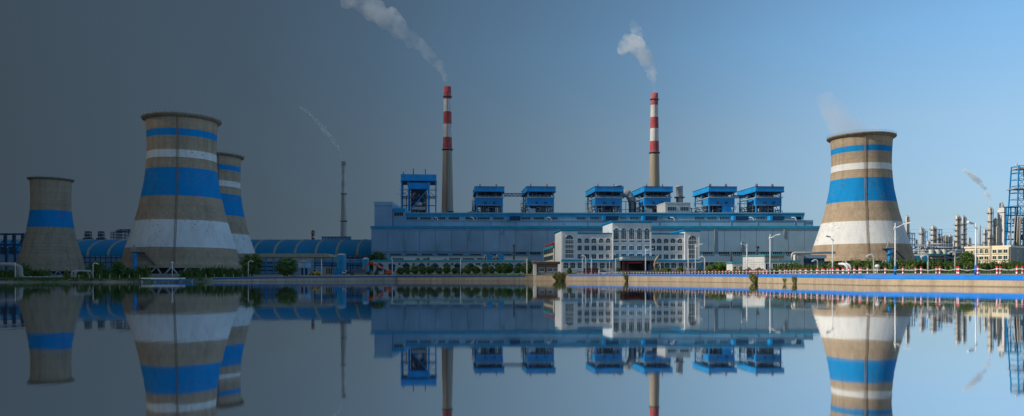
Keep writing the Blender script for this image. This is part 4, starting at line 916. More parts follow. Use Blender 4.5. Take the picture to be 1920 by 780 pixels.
xr = -11.5; vault_seg(xr, 0, 0, ROOFBLUE, 'roof_panel')
for k in range(22):
    vault_seg(xr - .9, xr + .9, .28, RIBM, 'roof_rib'); vault_seg(xr - seg, xr, 0, ROOFBLUE, 'roof_panel'); xr -= seg
mb = MB(); mb.box(xr, 0, .3, .9, -1, VZ - 3.65); mb.box(xr, 0, 2 * Va - .9, 2 * Va - .3, -1, VZ - 3.65); mb.build('wall', GREYB, V)
mb = MB()
for k in range(90): mb.box(xr + k * 4.1, xr + k * 4.1 + .5, .0, .29, 5, VZ - 3.66)
mb.box(xr, 0, -.1, .28, 10.0, 10.5); mb.box(xr, 0, -.1, .28, 13.5, 14.1); mb.build('girt', DARKB, V)
# rooftop plant on the vault
def lattice_box(mb, x0, x1, y0, y1, z0, z1, nz, w=.3):
    for x in (x0, x1):
        for y in (y0, y1): mb.beam((x, y, z0), (x, y, z1), w)
    for k in range(nz + 1):
        z = z0 + (z1 - z0) * k / nz
        for y in (y0, y1): mb.beam((x0, y, z), (x1, y, z), w * .8)
        for x in (x0, x1): mb.beam((x, y0, z), (x, y1, z), w * .8)
        if k < nz:
            zz = z0 + (z1 - z0) * (k + 1) / nz
            for y in (y0, y1): mb.beam((x0, y, z), (x1, y, zz), w * .6)
for i, (a, b_, yt, lab) in enumerate([(157, 170, 434, 'small dark lattice frame on the blue vault right of the small tower'), (182, 194, 434, 'second small dark lattice frame on the blue vault'), (208, 248, 430, 'long dark lattice gallery on the blue vault beside the large tower'), (0, 32, 437, 'dark steel frames standing at the left edge behind the small tower')]):
    d = 655.0 if i < 3 else 560.0; z0 = 31.5 if i < 3 else 3; t = thing('steel_tower', lab, 'steel frame', (sx_(a, d), d, z0)); w = (b_ - a) * d / F; h = sz_(yt, d) - z0
    if i < 2:
        mb = MB(); lattice_box(mb, 1, w - 1, 0, 3, 0, h, 4, .45); mb.build('frame', DARKB, t); MB().box(-.6, w + .6, -.5, 3.5, h * .28, h * .42).build('platform', DARK, t); MB().box(.6, w - .6, -.3, 3.3, h * .62, h * .74).build('platform', DARK, t); MB().box(1.2, w - 1.2, -.3, 3.3, h * .9, h).build('cap', DARK, t)
    elif i == 2:
        mb = MB(); lattice_box(mb, 0, 5, 0, 4, 0, h * .8, 4, .4); lattice_box(mb, 6, w, 0, 4, h * .35, h, 3, .4)
        for k in range(5): mb.beam((6 + k * 3, 0, 0), (6 + k * 3, 0, h), .4)
        mb.build('frame', DARKB, t); MB().box(-9, w, -.5, 4.5, -1, h * .16).build('gallery', GREYB, t); MB().box(4, w, -.4, 4.4, h * .84, h * .92).build('roof', DARK, t)
    else:
        mb = MB(); w += 4
        for k in range(7): mb.box(-22 + k * 6.4, -21 + k * 6.4, 0, 1, 0, h); mb.box(-22 + k * 6.4, -21 + k * 6.4, 8, 9, 0, h)
        for z in (.55, .72, .97): mb.box(-24, w, .1, .9, h * z, h * z + .8); mb.box(-24, w, 8.1, 8.9, h * z, h * z + .8)
        for k in range(6): mb.beam((-21.5 + k * 6.4, .5, h * .55), (-15 + k * 6.4, .5, h * .97), .4)
        mb.build('frame', DARKB, t); MB().box(-24, w - 2, 2, 12, 0, h * .5).build('housing', GREYB, t)
        for k in range(5): mb = MB(); mb.cyl(-18 + k * 6.4, 1.2, h * .52, h * .68, 1.5, 10); mb.build('insulator', DARK, t)
t = thing('conveyor_gallery', 'long grey conveyor gallery box on the vault under the slim chimney', 'conveyor', (sx_(630, 640), 640, 32))
z1 = sz_(443.5, 640) - 32; MB().box(-11.8, 11.8, 0, 4, -1, z1 - .5).build('housing', GREYB, t); MB().box(-12, 12, -.3, 4.3, z1 - .49, z1).build('roof_edge', DARKB, t); MB().box(-12, 12, -.25, 0, .2, 1.0).build('sill_band', DARKB, t)
for k in range(9): MB().box(-11.6 + k * 2.8, -11.3 + k * 2.8, -.2, 0, 1.02, z1 - .52).build('post', DARKB, t)
# ---------------------------------------------------------------- left yard: beige shed, tanks, racks, hut
SDp = 525.0; t = thing('open_shed', 'low shed with a beige round-ended roof in front of the blue vault', 'shed', (sx_(545, SDp), SDp, 3.4)); q = lambda px: (px - 545) * SDp / F; qz = lambda py: sz_(py, SDp) - 3.4
mb = MB(); mb.prism([(q(440), qz(482)), (q(618.5), qz(482)), (q(618), qz(478.5)), (q(615.5), qz(476.3)), (q(611), qz(475.4)), (q(440), qz(475.4))], -1.5, 26); mb.build('roof', BEIGE, t)
MB().box(q(442), q(616), 0, 25, qz(490), qz(482.1)).build('wall', PIPEG, t)
for k in range(6): MB().box(q(486), q(528), -.5 - .1 * (k % 2), .2, qz(493.5 + k * 3.6), qz(491.8 + k * 3.6)).build('wall_slat', DARKB if k % 2 == 0 else GREYB, t)
MB().box(q(442), q(600), .3, 24, -1, qz(490.1)).build('lower_wall', GREYB, t)
for px in (487, 500, 514, 527): MB().box(q(px) - .4, q(px) + .4, -1.2, -.7, -1, qz(482.2)).build('post', BLUE, t)
d = 385.0; t = thing('round_pump_house', 'round grey-blue pump house with a low conical roof between the bushes and the tanks', 'pump house', (sx_(571, d), d, G(sx_(571, d), d))); g0 = t.location.z; z = lambda py: sz_(py, d) - g0
mb = MB(); mb.lathe([(3.0, z(503)), (3.0, z(491)), (.01, z(488.4))], 20); mb.build('drum', GREYB, t)
mb = MB(); mb.lathe([(3.3, z(491.4)), (3.3, z(490.9)), (.01, z(488))], 20); mb.build('roof', CONCG, t)
for k in range(8): a = k * math.pi / 4 + .2; MB().box(2.6 * math.cos(a) - .3, 2.6 * math.cos(a) + .3, 2.6 * math.sin(a) - .3, 2.6 * math.sin(a) + .3, -.5, z(503)).build('column', GREYB, t)
mb = MB(); mb.lathe([(1.8, -.5), (1.8, z(503))], 14); mb.build('core', DARK, t)
for lab, px, r, y0, d in (('taller domed blue tank left of the excavator', 640.5, 8.7, 475, 402.0), ('shorter domed blue tank partly behind the excavator arm', 685.8, 6.3, 482.8, 412.0)):
    x = sx_(px, d); g0 = G(x, d); t = thing('storage_tank', lab, 'tank', (x, d, g0), 0, 'blue tanks'); h = sz_(y0, d) - g0; rr = r * d / F
    mb = MB(); mb.lathe([(rr, -.5), (rr, h - .9)], 24); mb.build('shell', TANKB, t)
    mb = MB(); mb.lathe([(rr, h - .9), (rr * .85, h - .5), (rr * .5, h - .12), (.01, h)], 24); mb.build('dome', PIPEG, t)
    for u in (.33, .66, .97): mb = MB(); mb.lathe([(rr, h * u - .95), (rr + .07, h * u - .95), (rr + .07, h * u - .8), (rr, h * u - .8)], 24, smooth=False); mb.build('hoop', TANKB, t)
    mb = MB(); mb.tube([(-.3, 0, h - .1), (-.3, 0, h + .5), (.4, 0, h + .5), (.4, 0, h - .1)], .12, 6); mb.build('vent', DARK, t)
    mb = MB()
    for dx in (-.2, .2): mb.beam((rr * .8 + dx, -rr * .75, 0), (rr * .8 + dx, -rr * .75, h), .06)
    for k in range(14): mb.beam((rr * .8 - .2, -rr * .75, h * k / 14), (rr * .8 + .2, -rr * .75, h * k / 14), .05)
    mb.build('ladder', STEEL, t)
d = 445.0; t = thing('pipe_rack', 'long dark pipe rack with blue lattice between the blue tanks', 'pipe rack', (sx_(590, d), d, 4.2)); L = 100 * d / F; z = lambda py: sz_(py, d) - 4.2
for k in range(7): MB().box(L * k / 6.0 - .25, L * k / 6.0 + .25, 0, .5, -1, z(484)).build('post', BLUE if k % 2 else DARKB, t)
MB().box(0, L, -.3, 1.2, z(484.3), z(483.2)).build('beam', DARK, t); MB().box(0, L, -.2, 1.0, z(498.5), z(496.5)).build('beam', DARKB, t)
for y0, r in ((487, .35), (490, .3), (493, .45)): mb = MB(); mb.tube([(0, .2, z(y0)), (L, .2, z(y0))], r, 8); mb.build('pipe', TANKB if r > .4 else STEEL, t)
mb = MB()
for k in range(12): mb.beam((L * k / 12, -.1, z(496) if k % 2 else z(485)), (L * (k + 1) / 12, -.1, z(485) if k % 2 else z(496)), .22)
mb.build('truss', BLUE, t)
d = 405.0
t = thing('concrete_kiosk', 'small pale concrete kiosk with dark slots left of the taller blue tank', 'kiosk', (sx_(616, d), d, G(sx_(616, d), d))); h = sz_(501, d) - t.location.z
MB().box(-2.9, 2.9, 0, 4, -.5, h - .3).build('wall', CONC, t); MB().box(-3.2, 3.2, -.3, 4.3, h - .29, h).build('roof', CONCG, t)
for x in (-.9, .3, 1.4): MB().box(x - .25, x + .25, -.06, .05, .4, h - .7).build('door', DGLASS, t)
t = thing('skip_container', 'blue steel container at the foot of the taller blue tank', 'container', (sx_(630, 398), 398, G(sx_(630, 398), 398)))
mb = MB(); mb.prism([(-1.5, 0), (1.5, 0), (1.9, 2.6), (-1.9, 2.6)], 0, 2.6); mb.build('tub', BLUE, t); mb = MB(); mb.box(-1.95, 1.95, -.08, 2.68, 2.61, 2.75); mb.build('lip', DARKB, t)
for x in (-1, 0, 1): MB().box(x - .06, x + .06, -.1, -.001, .1, 2.5).build('rib', DARKB, t)
t = thing('parked_truck', 'small white and dark blue truck parked beside the taller blue tank', 'truck', (sx_(652, 392), 392, G(sx_(652, 392), 392)))
MB().box(-.9, 2.6, 0, 2, .6, 1.6).build('cargo_bed', DARKB, t); mb = MB(); mb.prism([(-2.8, .6), (-1.0, .6), (-1.0, 2.3), (-2.2, 2.3), (-2.8, 1.5)], .05, 1.95); mb.build('cab', WHITE, t)
MB().box(-2.35, -1.2, .02, .06, 1.5, 2.15).build('window', GLASS, t)
for x in (-1.9, 1.7):
    for y in (.1, 1.9): mb = MB(); mb.tube([(x, y - .15, .45), (x, y + .15, .45)], .45, 12); mb.build('wheel', RUBBER, t)
# yellow wheel loader
d = 352.0; t = thing('wheel_loader', 'old yellow wheel loader parked among the rubble', 'loader', (sx_(590, d), d, G(sx_(590, d), d)))
mb = MB(); mb.prism([(-.2, .8), (2.6, .8), (2.7, 1.7), (1.2, 1.9), (-.2, 1.5)], -1, 1); mb.build('body', YELLOW, t)
MB().box(-.6, .9, -.8, .8, 1.6, 2.9).build('cab', YELLOW, t); MB().box(-.45, .75, -.84, -.79, 2.0, 2.75).build('window', GLASS, t)
mb = MB(); mb.prism([(-3.0, .2), (-2.1, .2), (-2.0, 1.3), (-2.3, 1.3), (-2.5, .6)], -1.2, 1.2); mb.build('bucket', YELLOW, t)
mb = MB(); mb.beam((-.3, -.5, 1.4), (-2.2, -.5, .8), .25); mb.beam((-.3, .5, 1.4), (-2.2, .5, .8), .25); mb.build('lift_arm', YELLOW, t)
for x in (-1.0, 1.7):
    for y in (-1.05, 1.05):
        mb = MB(); mb.tube([(x, y - .25, .7), (x, y + .25, .7)], .7, 14); w_ = mb.build('wheel', RUBBER, t); mb = MB(); mb.tube([(x, y - .27, .7), (x, y + .27, .7)], .32, 10); mb.build('rim', YELLOW, w_)
# excavator
d = 388.0; x0 = sx_(728, d); g0 = G(x0, d); t = thing('excavator', 'orange tracked excavator with its long arm reaching left', 'excavator', (x0, d, g0))
k_ = d / F; e = lambda px, py: ((px - 728) * k_, 0, sz_(py, d) - g0)
for y in (-1.1, 1.1):
    mb = MB(); mb.prism([(-2.0, .15), (-1.7, 0), (1.7, 0), (2.0, .3), (2.0, .65), (1.7, .9), (-1.7, .9), (-2.0, .65)], y - .3, y + .3); mb.build('track', RUBBER, t)
mb = MB(); mb.prism([(-1.0, 1.0), (1.9, 1.0), (2.0, 2.2), (1.6, 2.6), (-.1, 2.5), (-1.0, 1.9)], -1.3, 1.3); mb.build('body', ORANGE, t)
mb = MB(); mb.prism([(-1.9, 1.0), (-1.02, 1.0), (-.9, 2.9), (-1.7, 2.9), (-2.0, 2.0)], -1.25, -.1); cb = mb.build('cab', DARK, t); MB().box(-1.75, -1.1, -1.3, -1.24, 1.8, 2.7).build('window', GLASS, cb)
def arm(name, pts, ws, y=0.2):
    mb = MB()
    for (p, q_), (wa, wb) in zip(zip(pts, pts[1:]), zip(ws, ws[1:])):
        p, q_ = Vector(p), Vector(q_); dn = (q_ - p).normalized(); n_ = Vector((-dn.z, 0, dn.x))
        mb.prism([tuple((v.x, v.z)) for v in (p - n_ * wa / 2, q_ - n_ * wb / 2, q_ + n_ * wb / 2, p + n_ * wa / 2)], y - .25, y + .25)
    return mb.build(name, ORANGE, t)
arm('boom', [e(724, 509), e(714.5, 500.5), e(704, 496.5), e(692, 493)], [.7, 1.1, .9, .5]); arm('stick', [e(695.5, 490), e(687, 499), e(680.5, 506)], [.9, .8, .5])
mb = MB(); mb.tube([Vector(e(712, 498)) , Vector(e(696, 489.5))], .14, 7); mb.tube([Vector(e(723, 507)), Vector(e(709, 499.5))], .14, 7); mb.build('hydraulic_ram', STEEL, t)
mb = MB(); a_, b_ = e(681, 505), e(678, 511); mb.prism([(a_[0] - .4, a_[2]), (b_[0] - .3, b_[2] - .2), (b_[0] + 1.2, b_[2] - .4), (a_[0] + 1.3, a_[2] - .5), (a_[0] + .4, a_[2])], -.4, .8); mb.build('bucket', RUST, t)
# rubble along the bank
mb = MB(); rn = rnd(21)
for k in range(420):
    px = rn.uniform(525, 742); ds = shore(px)[0]; dd = ds + rn.uniform(1, 16); x = sx_(px, dd); g0 = G(x, dd); r = rn.uniform(.2, .75); o = len(mb.v)
    vs = [(x + r * rn.uniform(.7, 1.2) * a, dd + r * rn.uniform(.7, 1.2) * b_, g0 + r * rn.uniform(.5, .9) * c) for a, b_, c in ((1, 0, 0), (0, 1, 0), (-1, 0, 0), (0, -1, 0), (.2, .1, 1.2), (0, 0, -.5))]
    mb.add(vs, [(0, 1, 4), (1, 2, 4), (2, 3, 4), (3, 0, 4), (1, 0, 5), (2, 1, 5), (3, 2, 5), (0, 3, 5)])
o = mb.build('rubble', STONE); o['kind'] = 'stuff'
# green netting heaps by the pump house
mb = MB()
for k in range(26):
    px = rn.uniform(935, 985); dd = 384 + rn.uniform(0, 8); x = sx_(px, dd); g0 = G(x, dd); r = rn.uniform(.5, 1.3)
    mb.add([(x - r * 1.6, dd, g0 - .1), (x, dd - r, g0 - .1), (x + r * 1.6, dd, g0 - .1), (x, dd + r, g0 - .1), (x + rn.uniform(-.3, .3), dd, g0 + r * .7)], [(0, 1, 4), (1, 2, 4), (2, 3, 4), (3, 0, 4)])
o = mb.build('netting_heap', GREEN_NET); tag(o, 'low heap of green netting on the bank left of the pump house', 'netting')

# ---------------------------------------------------------------- pump house standing in the water
d = 371.0; k_ = d / F; x0 = sx_(1028, d); t = thing('pump_house', 'small brown-roofed pump house standing in the water by the office', 'pump house', (x0, d, 0)); q = lambda px: (px - 1028) * k_; z = lambda py: sz_(py, d)
MB().box(q(1003), q(1051), 0, 10, -3, z(510.6)).build('base_wall', CONCG, t)
MB().box(q(1006.5), q(1046), .4, 9.6, z(510.55), z(495.6)).build('wall', BROWN, t)
MB().box(q(1000.5), q(1006), -.4, 9.9, -3, z(494.9)).build('corner_pier', CREAM, t)
MB().box(q(999), q(1050), -1.2, 10.8, z(494.85), z(491.2)).build('roof', BROWN, t); MB().box(q(998.4), q(1050.8), -1.5, 11.1, z(491.15), z(490.3)).build('roof_edge', CONC, t)
for px in (1015.5, 1031, 1041.5): window(t, q(px), .4, z(509), 9.5 * k_ if px != 1041.5 else 6 * k_, 6.6 * k_, 4, 1, fm=WHITE)
mb = MB(); mb.lathe([(.02, z(490.3)), (.5, z(490)), (.55, z(488.2)), (.02, z(487.6))], 10, q(1002), 2); mb.build('lantern', RED, t)
MB().box(q(1051.05), q(1058), 1, 9, -3, z(515)).build('side_wall', CONC, t)

# ---------------------------------------------------------------- left water pipes
d = 238.0; k_ = d / F; ps = lambda px, py, dd=0: (sx_(px, d), dd, sz_(py, d))
t = thing('water_main', 'thick grey pipe stepping down to the ground at the far left', 'pipe', (0, d, 0))
pts = [ps(-160, 496), ps(20, 496)] + [(sx_(20 + 19 * math.sin(a), d), 0, sz_(496 + 9 * (1 - math.cos(a)), d)) for a in [math.pi / 2 * k / 6 for k in range(1, 7)]] + [ps(39, 513)] + [(sx_(39 + 11 * (1 - math.cos(a)), d), 0, sz_(513 + 9 * math.sin(a), d)) for a in [math.pi / 2 * k / 6 for k in range(1, 7)]] + [ps(118, 522)]
mb = MB(); mb.tube(pts, [.62 if i < 8 else .62 for i in range(len(pts))], 14); mb.build('pipe', GREYW, t)
for px, w in ((27, .55), (-20, .5), (-90, .5)): mb = MB(); mb.box(sx_(px, d) - w / 2, sx_(px, d) + w / 2, .7, 1.2, 0.5, sz_(499.5, d)); mb.build('support_post', CONCG, t)
for px in (58, 88, 113): mb = MB(); c = Vector(ps(px, 522)); mb.tube([c - Vector((.15, 0, 0)), c + Vector((.15, 0, 0))], .74, 14); mb.build('flange', STEEL, t)
for i, (px, lab) in enumerate(((139.5, 'left one of two pale arched outfall pipes before the small tower'), (146, 'right one of two pale arched outfall pipes before the small tower'))):
    dd = 231.0 - 2 * i; t = thing('outfall_pipe', lab, 'pipe', (sx_(px, dd), dd, 0), 0, 'white arched outfall pipes'); top = sz_(505, dd)
    mb = MB(); mb.tube([(-.75, 0, .0), (-.75, 0, top - 1.2)] + [(-.75 + 1.0 * (1 - math.cos(a)), 1.2 * (1 - math.cos(a)) , top - 1.2 + .85 * math.sin(a)) for a in [math.pi / 2 * k / 5 for k in range(1, 6)]] + [(1.0, 5, top - .5), (1.0, 7, .8)], .3, 12); mb.build('pipe', GREYW, t)
    mb = MB(); mb.tube([(-.75, 0, .6), (-.75, 0, .85)], .5, 12); mb.build('flange', STEEL, t)
t = thing('outfall_pipe', 'white arched outfall pipe among the hedge before the sunlit tower', 'pipe', (sx_(1588, 150), 150, G(sx_(1588, 150), 150)))
top = sz_(495, 150) - t.location.z
for dx in (-.25, .3): mb = MB(); mb.tube([(dx + .35, 0, -.3), (dx + .35, 0, top - .6), (dx + .15, .1, top - .25), (dx - .2, .4, top), (dx - .4, 2, top + .05)], .26, 10); mb.build('pipe', LAMPW, t)
d = 234.0; t = thing('jetty', 'low white and blue jetty at the water before the largest tower', 'jetty', (sx_(318, d), d, 0))
MB().box(-8.5, 4, -.4, 1.8, 1.0, 1.35).build('deck', LAMPW, t); MB().box(-4, 7.5, -1.6, -.41, .55, .9).build('edge_board', KERBB, t); MB().box(-5, 3, -1.5, -.42, .91, 1.2).build('edge_board', LAMPW, t)
for x in (-8, -4, 0, 3.6, 7): MB().box(x - .2, x + .2, -.9, -.42, -2, .54).build('pile', CONCG, t)

# ---------------------------------------------------------------- refinery
RD = 850.0; rk = RD / F
def rloc(px, d=RD): x = sx_(px, d); return (x, d, G(x, d))
def column(label, px, ytop, w, nplat, d=RD, mat_=None, pipes=True, seed=1, taper=1.0):
    rn = rnd(seed); x, y, g0 = rloc(px, d); h = sz_(ytop, d) - g0; r = w / 2 * d / F
    t = thing('refinery_column', label, 'refinery column', (x, y, g0), 0, 'columns of the refinery')
    mb = MB(); mb.lathe([(r, 0), (r, h * .55), (r * taper, h * .6), (r * taper, h - r * .6), (r * taper * .8, h - r * .15), (.01, h)], 16); mb.build('vessel', mat_ or VESSEL, t)
    for k in range(nplat):
        z = h * (.18 + .78 * (k + .6) / nplat); rr = r * (taper if z > h * .58 else 1); a0 = rn.random() * 6; mb = MB(); N = 12; span = rn.choice([6.28, 4.2, 3.6])
        vs = []
        for i in range(N + 1):
            a = a0 + span * i / N; vs += [(rr * math.cos(a), rr * math.sin(a), z), ((rr + 1.5) * math.cos(a), (rr + 1.5) * math.sin(a), z), ((rr + 1.5) * math.cos(a), (rr + 1.5) * math.sin(a), z + .35), (rr * math.cos(a), rr * math.sin(a), z + .35)]
        mb.add(vs, [f for i in range(N) for f in ((4 * i, 4 * i + 4, 4 * i + 5, 4 * i + 1), (4 * i + 1, 4 * i + 5, 4 * i + 6, 4 * i + 2), (4 * i + 2, 4 * i + 6, 4 * i + 7, 4 * i + 3))])
        p_ = mb.build('platform', DARK, t); mb = MB()
        for i in range(0, N + 1, 2): a = a0 + span * i / N; mb.beam(((rr + 1.45) * math.cos(a), (rr + 1.45) * math.sin(a), z + .3), ((rr + 1.45) * math.cos(a), (rr + 1.45) * math.sin(a), z + 1.6), .14)
        mb.tube([((rr + 1.45) * math.cos(a0 + span * i / N), (rr + 1.45) * math.sin(a0 + span * i / N), z + 1.6) for i in range(N + 1)], .1, 4, False); mb.build('railing', STEEL, p_)
    if pipes:
        for a in (-.9, -2.2): mb = MB(); rr = r + .7; mb.tube([(rr * math.cos(a), rr * math.sin(a), 0), (rr * math.cos(a), rr * math.sin(a), h * .97), (.3 * math.cos(a), .3 * math.sin(a), h + .9)], .35, 7); mb.build('pipe', STEEL, t)
        mb = MB(); a = -1.5; rr = r + .5; mb.beam((rr * math.cos(a) - .3, rr * math.sin(a), 0), (rr * math.cos(a) - .3, rr * math.sin(a), h), .12); mb.beam((rr * math.cos(a) + .3, rr * math.sin(a), 0), (rr * math.cos(a) + .3, rr * math.sin(a), h), .12); mb.build('ladder', DARK, t)
    return t
column('tall brown refinery column just right of the sunlit tower, half hidden by it', 1701, 405, 6, 4, 800, seed=2)
column('pale stubby column with an antenna beside blue lattice right of the sunlit tower', 1728, 427, 9, 3, 870, PIPEG, seed=3, taper=.8)
column('pale refinery column ringed by many platforms beside blue lattice', 1750, 424, 9, 7, seed=4, taper=.9)
column('short narrow vessel left of the squat domed vessels', 1765.5, 444, 5.5, 2, seed=5)
column('squat domed vessel in the middle of three in the refinery', 1773.5, 441, 8, 2, seed=6)
column('slim dark-ringed vessel right of the squat domed vessels', 1782, 441, 6, 3, seed=7)
column('tall column with dark platform rings, left of a pair', 1795.5, 404, 8, 8, 800, seed=8)
column('tall column crowded with dark platforms, right of a pair', 1806.5, 405, 7, 9, 815, STEEL, seed=9)
column('thin plain grey stack right of the pair of tall columns', 1836.8, 422, 4.2, 0, pipes=False, seed=10, mat_=STEEL)
column('tall stepped column whose top gives off the white steam plume', 1856.5, 389, 8.5, 6, seed=11, taper=.8)
column('narrow pale column left of the white refinery tower', 1866, 410, 5, 3, seed=12)
t = thing('steel_tower', 'blue lattice structure beside the many-ringed column', 'steel frame', rloc(1755)); mb = MB(); lattice_box(mb, 0, 6.5, 0, 5, 0, sz_(430, RD) - t.location.z, 9, .5); mb.build('lattice', BLUE, t)
for k in range(3): MB().box(-.3, 6.8, -.3, 5.3, 12 + k * 12, 12.5 + k * 12).build('platform', DARK, t)
t = thing('steel_tower', 'blue lattice structure beside the stubby pale column', 'steel frame', rloc(1732, 880)); mb = MB(); lattice_box(mb, 0, 4, 0, 4, 0, sz_(433, 880) - t.location.z, 8, .45); mb.build('lattice', BLUE, t); MB().box(-.3, 4.3, -.3, 4.3, 30, 30.5).build('platform', DARK, t)
t = thing('steel_tower', 'dark blue lattice just right of the sunlit tower', 'steel frame', rloc(1706, 790)); mb = MB(); lattice_box(mb, 0, 5, 0, 5, 0, sz_(437, 790) - t.location.z, 7, .5); mb.build('lattice', DARKB, t); MB().box(-.3, 5.3, -.3, 5.3, 18, 18.5).build('platform', DARK, t)
for i, (px, yt, w_, np_, d_, lab) in enumerate([(1717, 449, 5, 2, 860, 'short pale vessel between dark blue lattice and stubby column'), (1741, 452, 6, 2, 840, 'short pale drum left of the many-ringed column'), (1759.5, 438, 4, 3, 870, 'thin pipe-like column behind the blue lattice'),
    (1789, 452, 5, 2, 830, 'low pale vessel left of the tall column pair'), (1817, 446, 5, 2, 870, 'short column just right of the tall pair'), (1847, 430, 5, 4, 880, 'thin ringed column left of the steaming column'), (1869.5, 425, 3.5, 0, 840, 'slim plain pipe left of the white slab tower')]):
    column(lab, px, yt, w_, np_, d_, VESSEL if i % 2 else PIPEG, True, 40 + i, .9)
x0 = sx_(1708, 830); t = thing('refinery_rack', 'second pipe rack with pale tanks behind the blue pipe rack', 'pipe rack', (x0, 830, G(x0, 830))); L = sx_(1850, 830) - x0; z = lambda py: sz_(py, 830) - t.location.z; rn = rnd(13)
for k in range(18): MB().box(L * k / 17 - .35, L * k / 17 + .35, 0, .7, -1, z(456 + rn.random() * 8)).build('post', BLUE if k % 2 else STEEL, t)
for i, yy in enumerate((458, 463, 468, 473)): MB().box(L * .05 * i, L - .5 * i, -.3 - .02 * i, 1.1, z(yy) - .3, z(yy) + .3).build('beam', BLUE if i % 2 else VESSEL, t)
for i in range(10): x_ = rn.uniform(2, L - 3); mb = MB(); mb.cyl(x_, -1.5, 0, z(rn.uniform(460, 472)), rn.uniform(1.2, 2.4), 12); mb.build('drum', VESSEL if i % 3 else PIPEG, t)
for i in range(14): y = rn.uniform(456, 480); a0 = rn.uniform(0, L * .6); mb = MB(); mb.tube([(a0, -1 - .2 * i, z(y)), (a0 + L * rn.uniform(.1, .35), -1 - .2 * i, z(y)), (a0 + L * rn.uniform(.1, .35), -1 - .2 * i, z(y) - 6)], rn.uniform(.25, .5), 6); mb.build('pipe', (PIPEG, VESSEL, BLUE)[i % 3], t)
# pipe rack at the foot of the refinery
x0 = sx_(1700, 780); t = thing('refinery_rack', 'long blue pipe rack at the foot of the refinery columns', 'pipe rack', (x0, 780, G(x0, 780))); L = sx_(1822, 780) - x0; z = lambda py: sz_(py, 780) - t.location.z; rn = rnd(3)
for k in range(14): MB().box(L * k / 13 - .4, L * k / 13 + .4, 0, .8, -1, z(463 + rn.random() * 6)).build('post', BLUE if k % 3 else DARKB, t)
for i, yy in enumerate((466, 471, 476.5, 482)): MB().box(0, L - .3 * i, -.3 - .02 * i, 1.2, z(yy) - .35, z(yy) + .35).build('beam', BLUE if i % 2 else DARKB, t)
for i in range(9): y = rn.uniform(464, 486); a0 = rn.uniform(0, L * .5); mb = MB(); mb.tube([(a0, -.8 - .2 * i, z(y)), (a0 + rn.uniform(.25, .5) * L, -.8 - .2 * i, z(y)), (a0 + rn.uniform(.25, .5) * L, -.8 - .2 * i, z(y) - 5)], rn.uniform(.3, .6), 7); mb.build('pipe', STEEL if i % 3 else BEIGE, t)
MB().box(L * .05, L * .98, 2, 12, -1, z(478)).build('wall', DARKB, t); MB().box(L * .3, L * .62, -6, 1.9, z(477.6), z(476.6)).build('roof', TEAL, t); MB().box(L * .12, L * .3, -3, 1.8, 0, z(480)).build('panel', TANKB, t)
for k in range(3): mb = MB(); mb.cyl(L * (.36 + .1 * k), -2, z(476), z(468), 2.3, 14); mb.build('drum', VESSEL, t)
# white tower, blue process frame, derrick
x, y, g0 = rloc(1876.5); t = thing('white_tower', 'white slab tower with a ringed head beside the blue process frame', 'tower', (x, y, g0), R(-48)); h = sz_(390, RD) - g0
MB().box(-3.2, 3.2, 0, 7, 0, h).build('shaft', WHITE, t); MB().box(-3.8, 3.8, -.4, 7.4, h - 5.4, h - 4.9).build('band', DARK, t)
mb = MB(); mb.tube([(-1.2, 2, h), (-1.2, 2, h + 5.0), (0, 2, h + 6.6), (1.2, 2, h + 5.4), (1.2, 2, h + 2), (-1, 2, h + 1)], .8, 8); mb.build('head_pipe', STEEL, t); mb = MB(); mb.cyl(.6, 3, h, h + 3.4, 1.6, 12); mb.build('head_drum', VESSEL, t)
x, y, g0 = rloc(1883); t = thing('process_frame_tower', 'blue steel process frame packed with pinkish vessels and pipes at the right edge', 'process unit', (x, y - 4, g0)); W_, h = 36.0, sz_(388, RD) - g0; rn = rnd(31)
for i in range(8):
    for yy in (0, 9): MB().box(W_ * i / 7 - .35, W_ * i / 7 + .35, yy, yy + .7, 0, h if i < 4 else h * .86).build('column', BLUE, t)
for k in range(8):
    z = h * (k + 1) / 8 - .5; MB().box(-.5, W_ if k < 7 else W_ * .45, -.3, 9.8, z, z + .5).build('deck', DARKB, t)
mb = MB()
for k in range(8):
    for i in range(7 if k < 7 else 3):
        if rn.random() < .55: mb.beam((W_ * i / 7, -.1, h * k / 8), (W_ * (i + 1) / 7, -.1, h * (k + 1) / 8), .4)
mb.build('brace', BLUE, t)
PINK = paint('pinkish_vessel', (.50, .36, .31), .5, .2, .3, .3, metal=.1)
for i in range(26):
    c = rn.uniform(1.5, W_ - 2); k = rn.randrange(0, 7); r = rn.uniform(.8, 1.5); mb = MB(); mb.cyl(c, 3.5, h * k / 8 + .3, h * k / 8 + h / 8 * rn.uniform(.5, .85), r, 12); mb.build('vessel', PINK if i % 3 else STEEL, t)
for i in range(14): c = rn.uniform(.8, W_ - 1); mb = MB(); mb.tube([(c, -.9, rn.uniform(0, 8)), (c, -.9, h * rn.uniform(.4, .85)), (c + 1.5, -.6, h * .86)], rn.uniform(.25, .55), 7); mb.build('pipe', STEEL if i % 2 else BEIGE, t)
mb = MB(); mb.cyl(13.5, 1, 0, h * .82, 1.3, 14); mb.build('column_vessel', PIPEG, t); mb = MB(); mb.cyl(19.5, 1, 0, h * .84, 1.1, 14); mb.build('column_vessel', PIPEG, t)
x, y, g0 = rloc(1921, 860); t = thing('flare_derrick', 'tall tapering blue lattice derrick cut by the right edge of the view', 'derrick', (x, y, g0)); h = sz_(312, 860) - g0; b0, b1 = 16.5, 10.5
hb = lambda z: b0 + (b1 - b0) * z / h
for sx1 in (-1, 1):
    for sy1 in (-1, 1): mb = MB(); mb.beam((sx1 * b0, sy1 * b0 * .6, 0), (sx1 * b1, sy1 * b1 * .6, h), 1.1); mb.build('leg', BLUE, t)
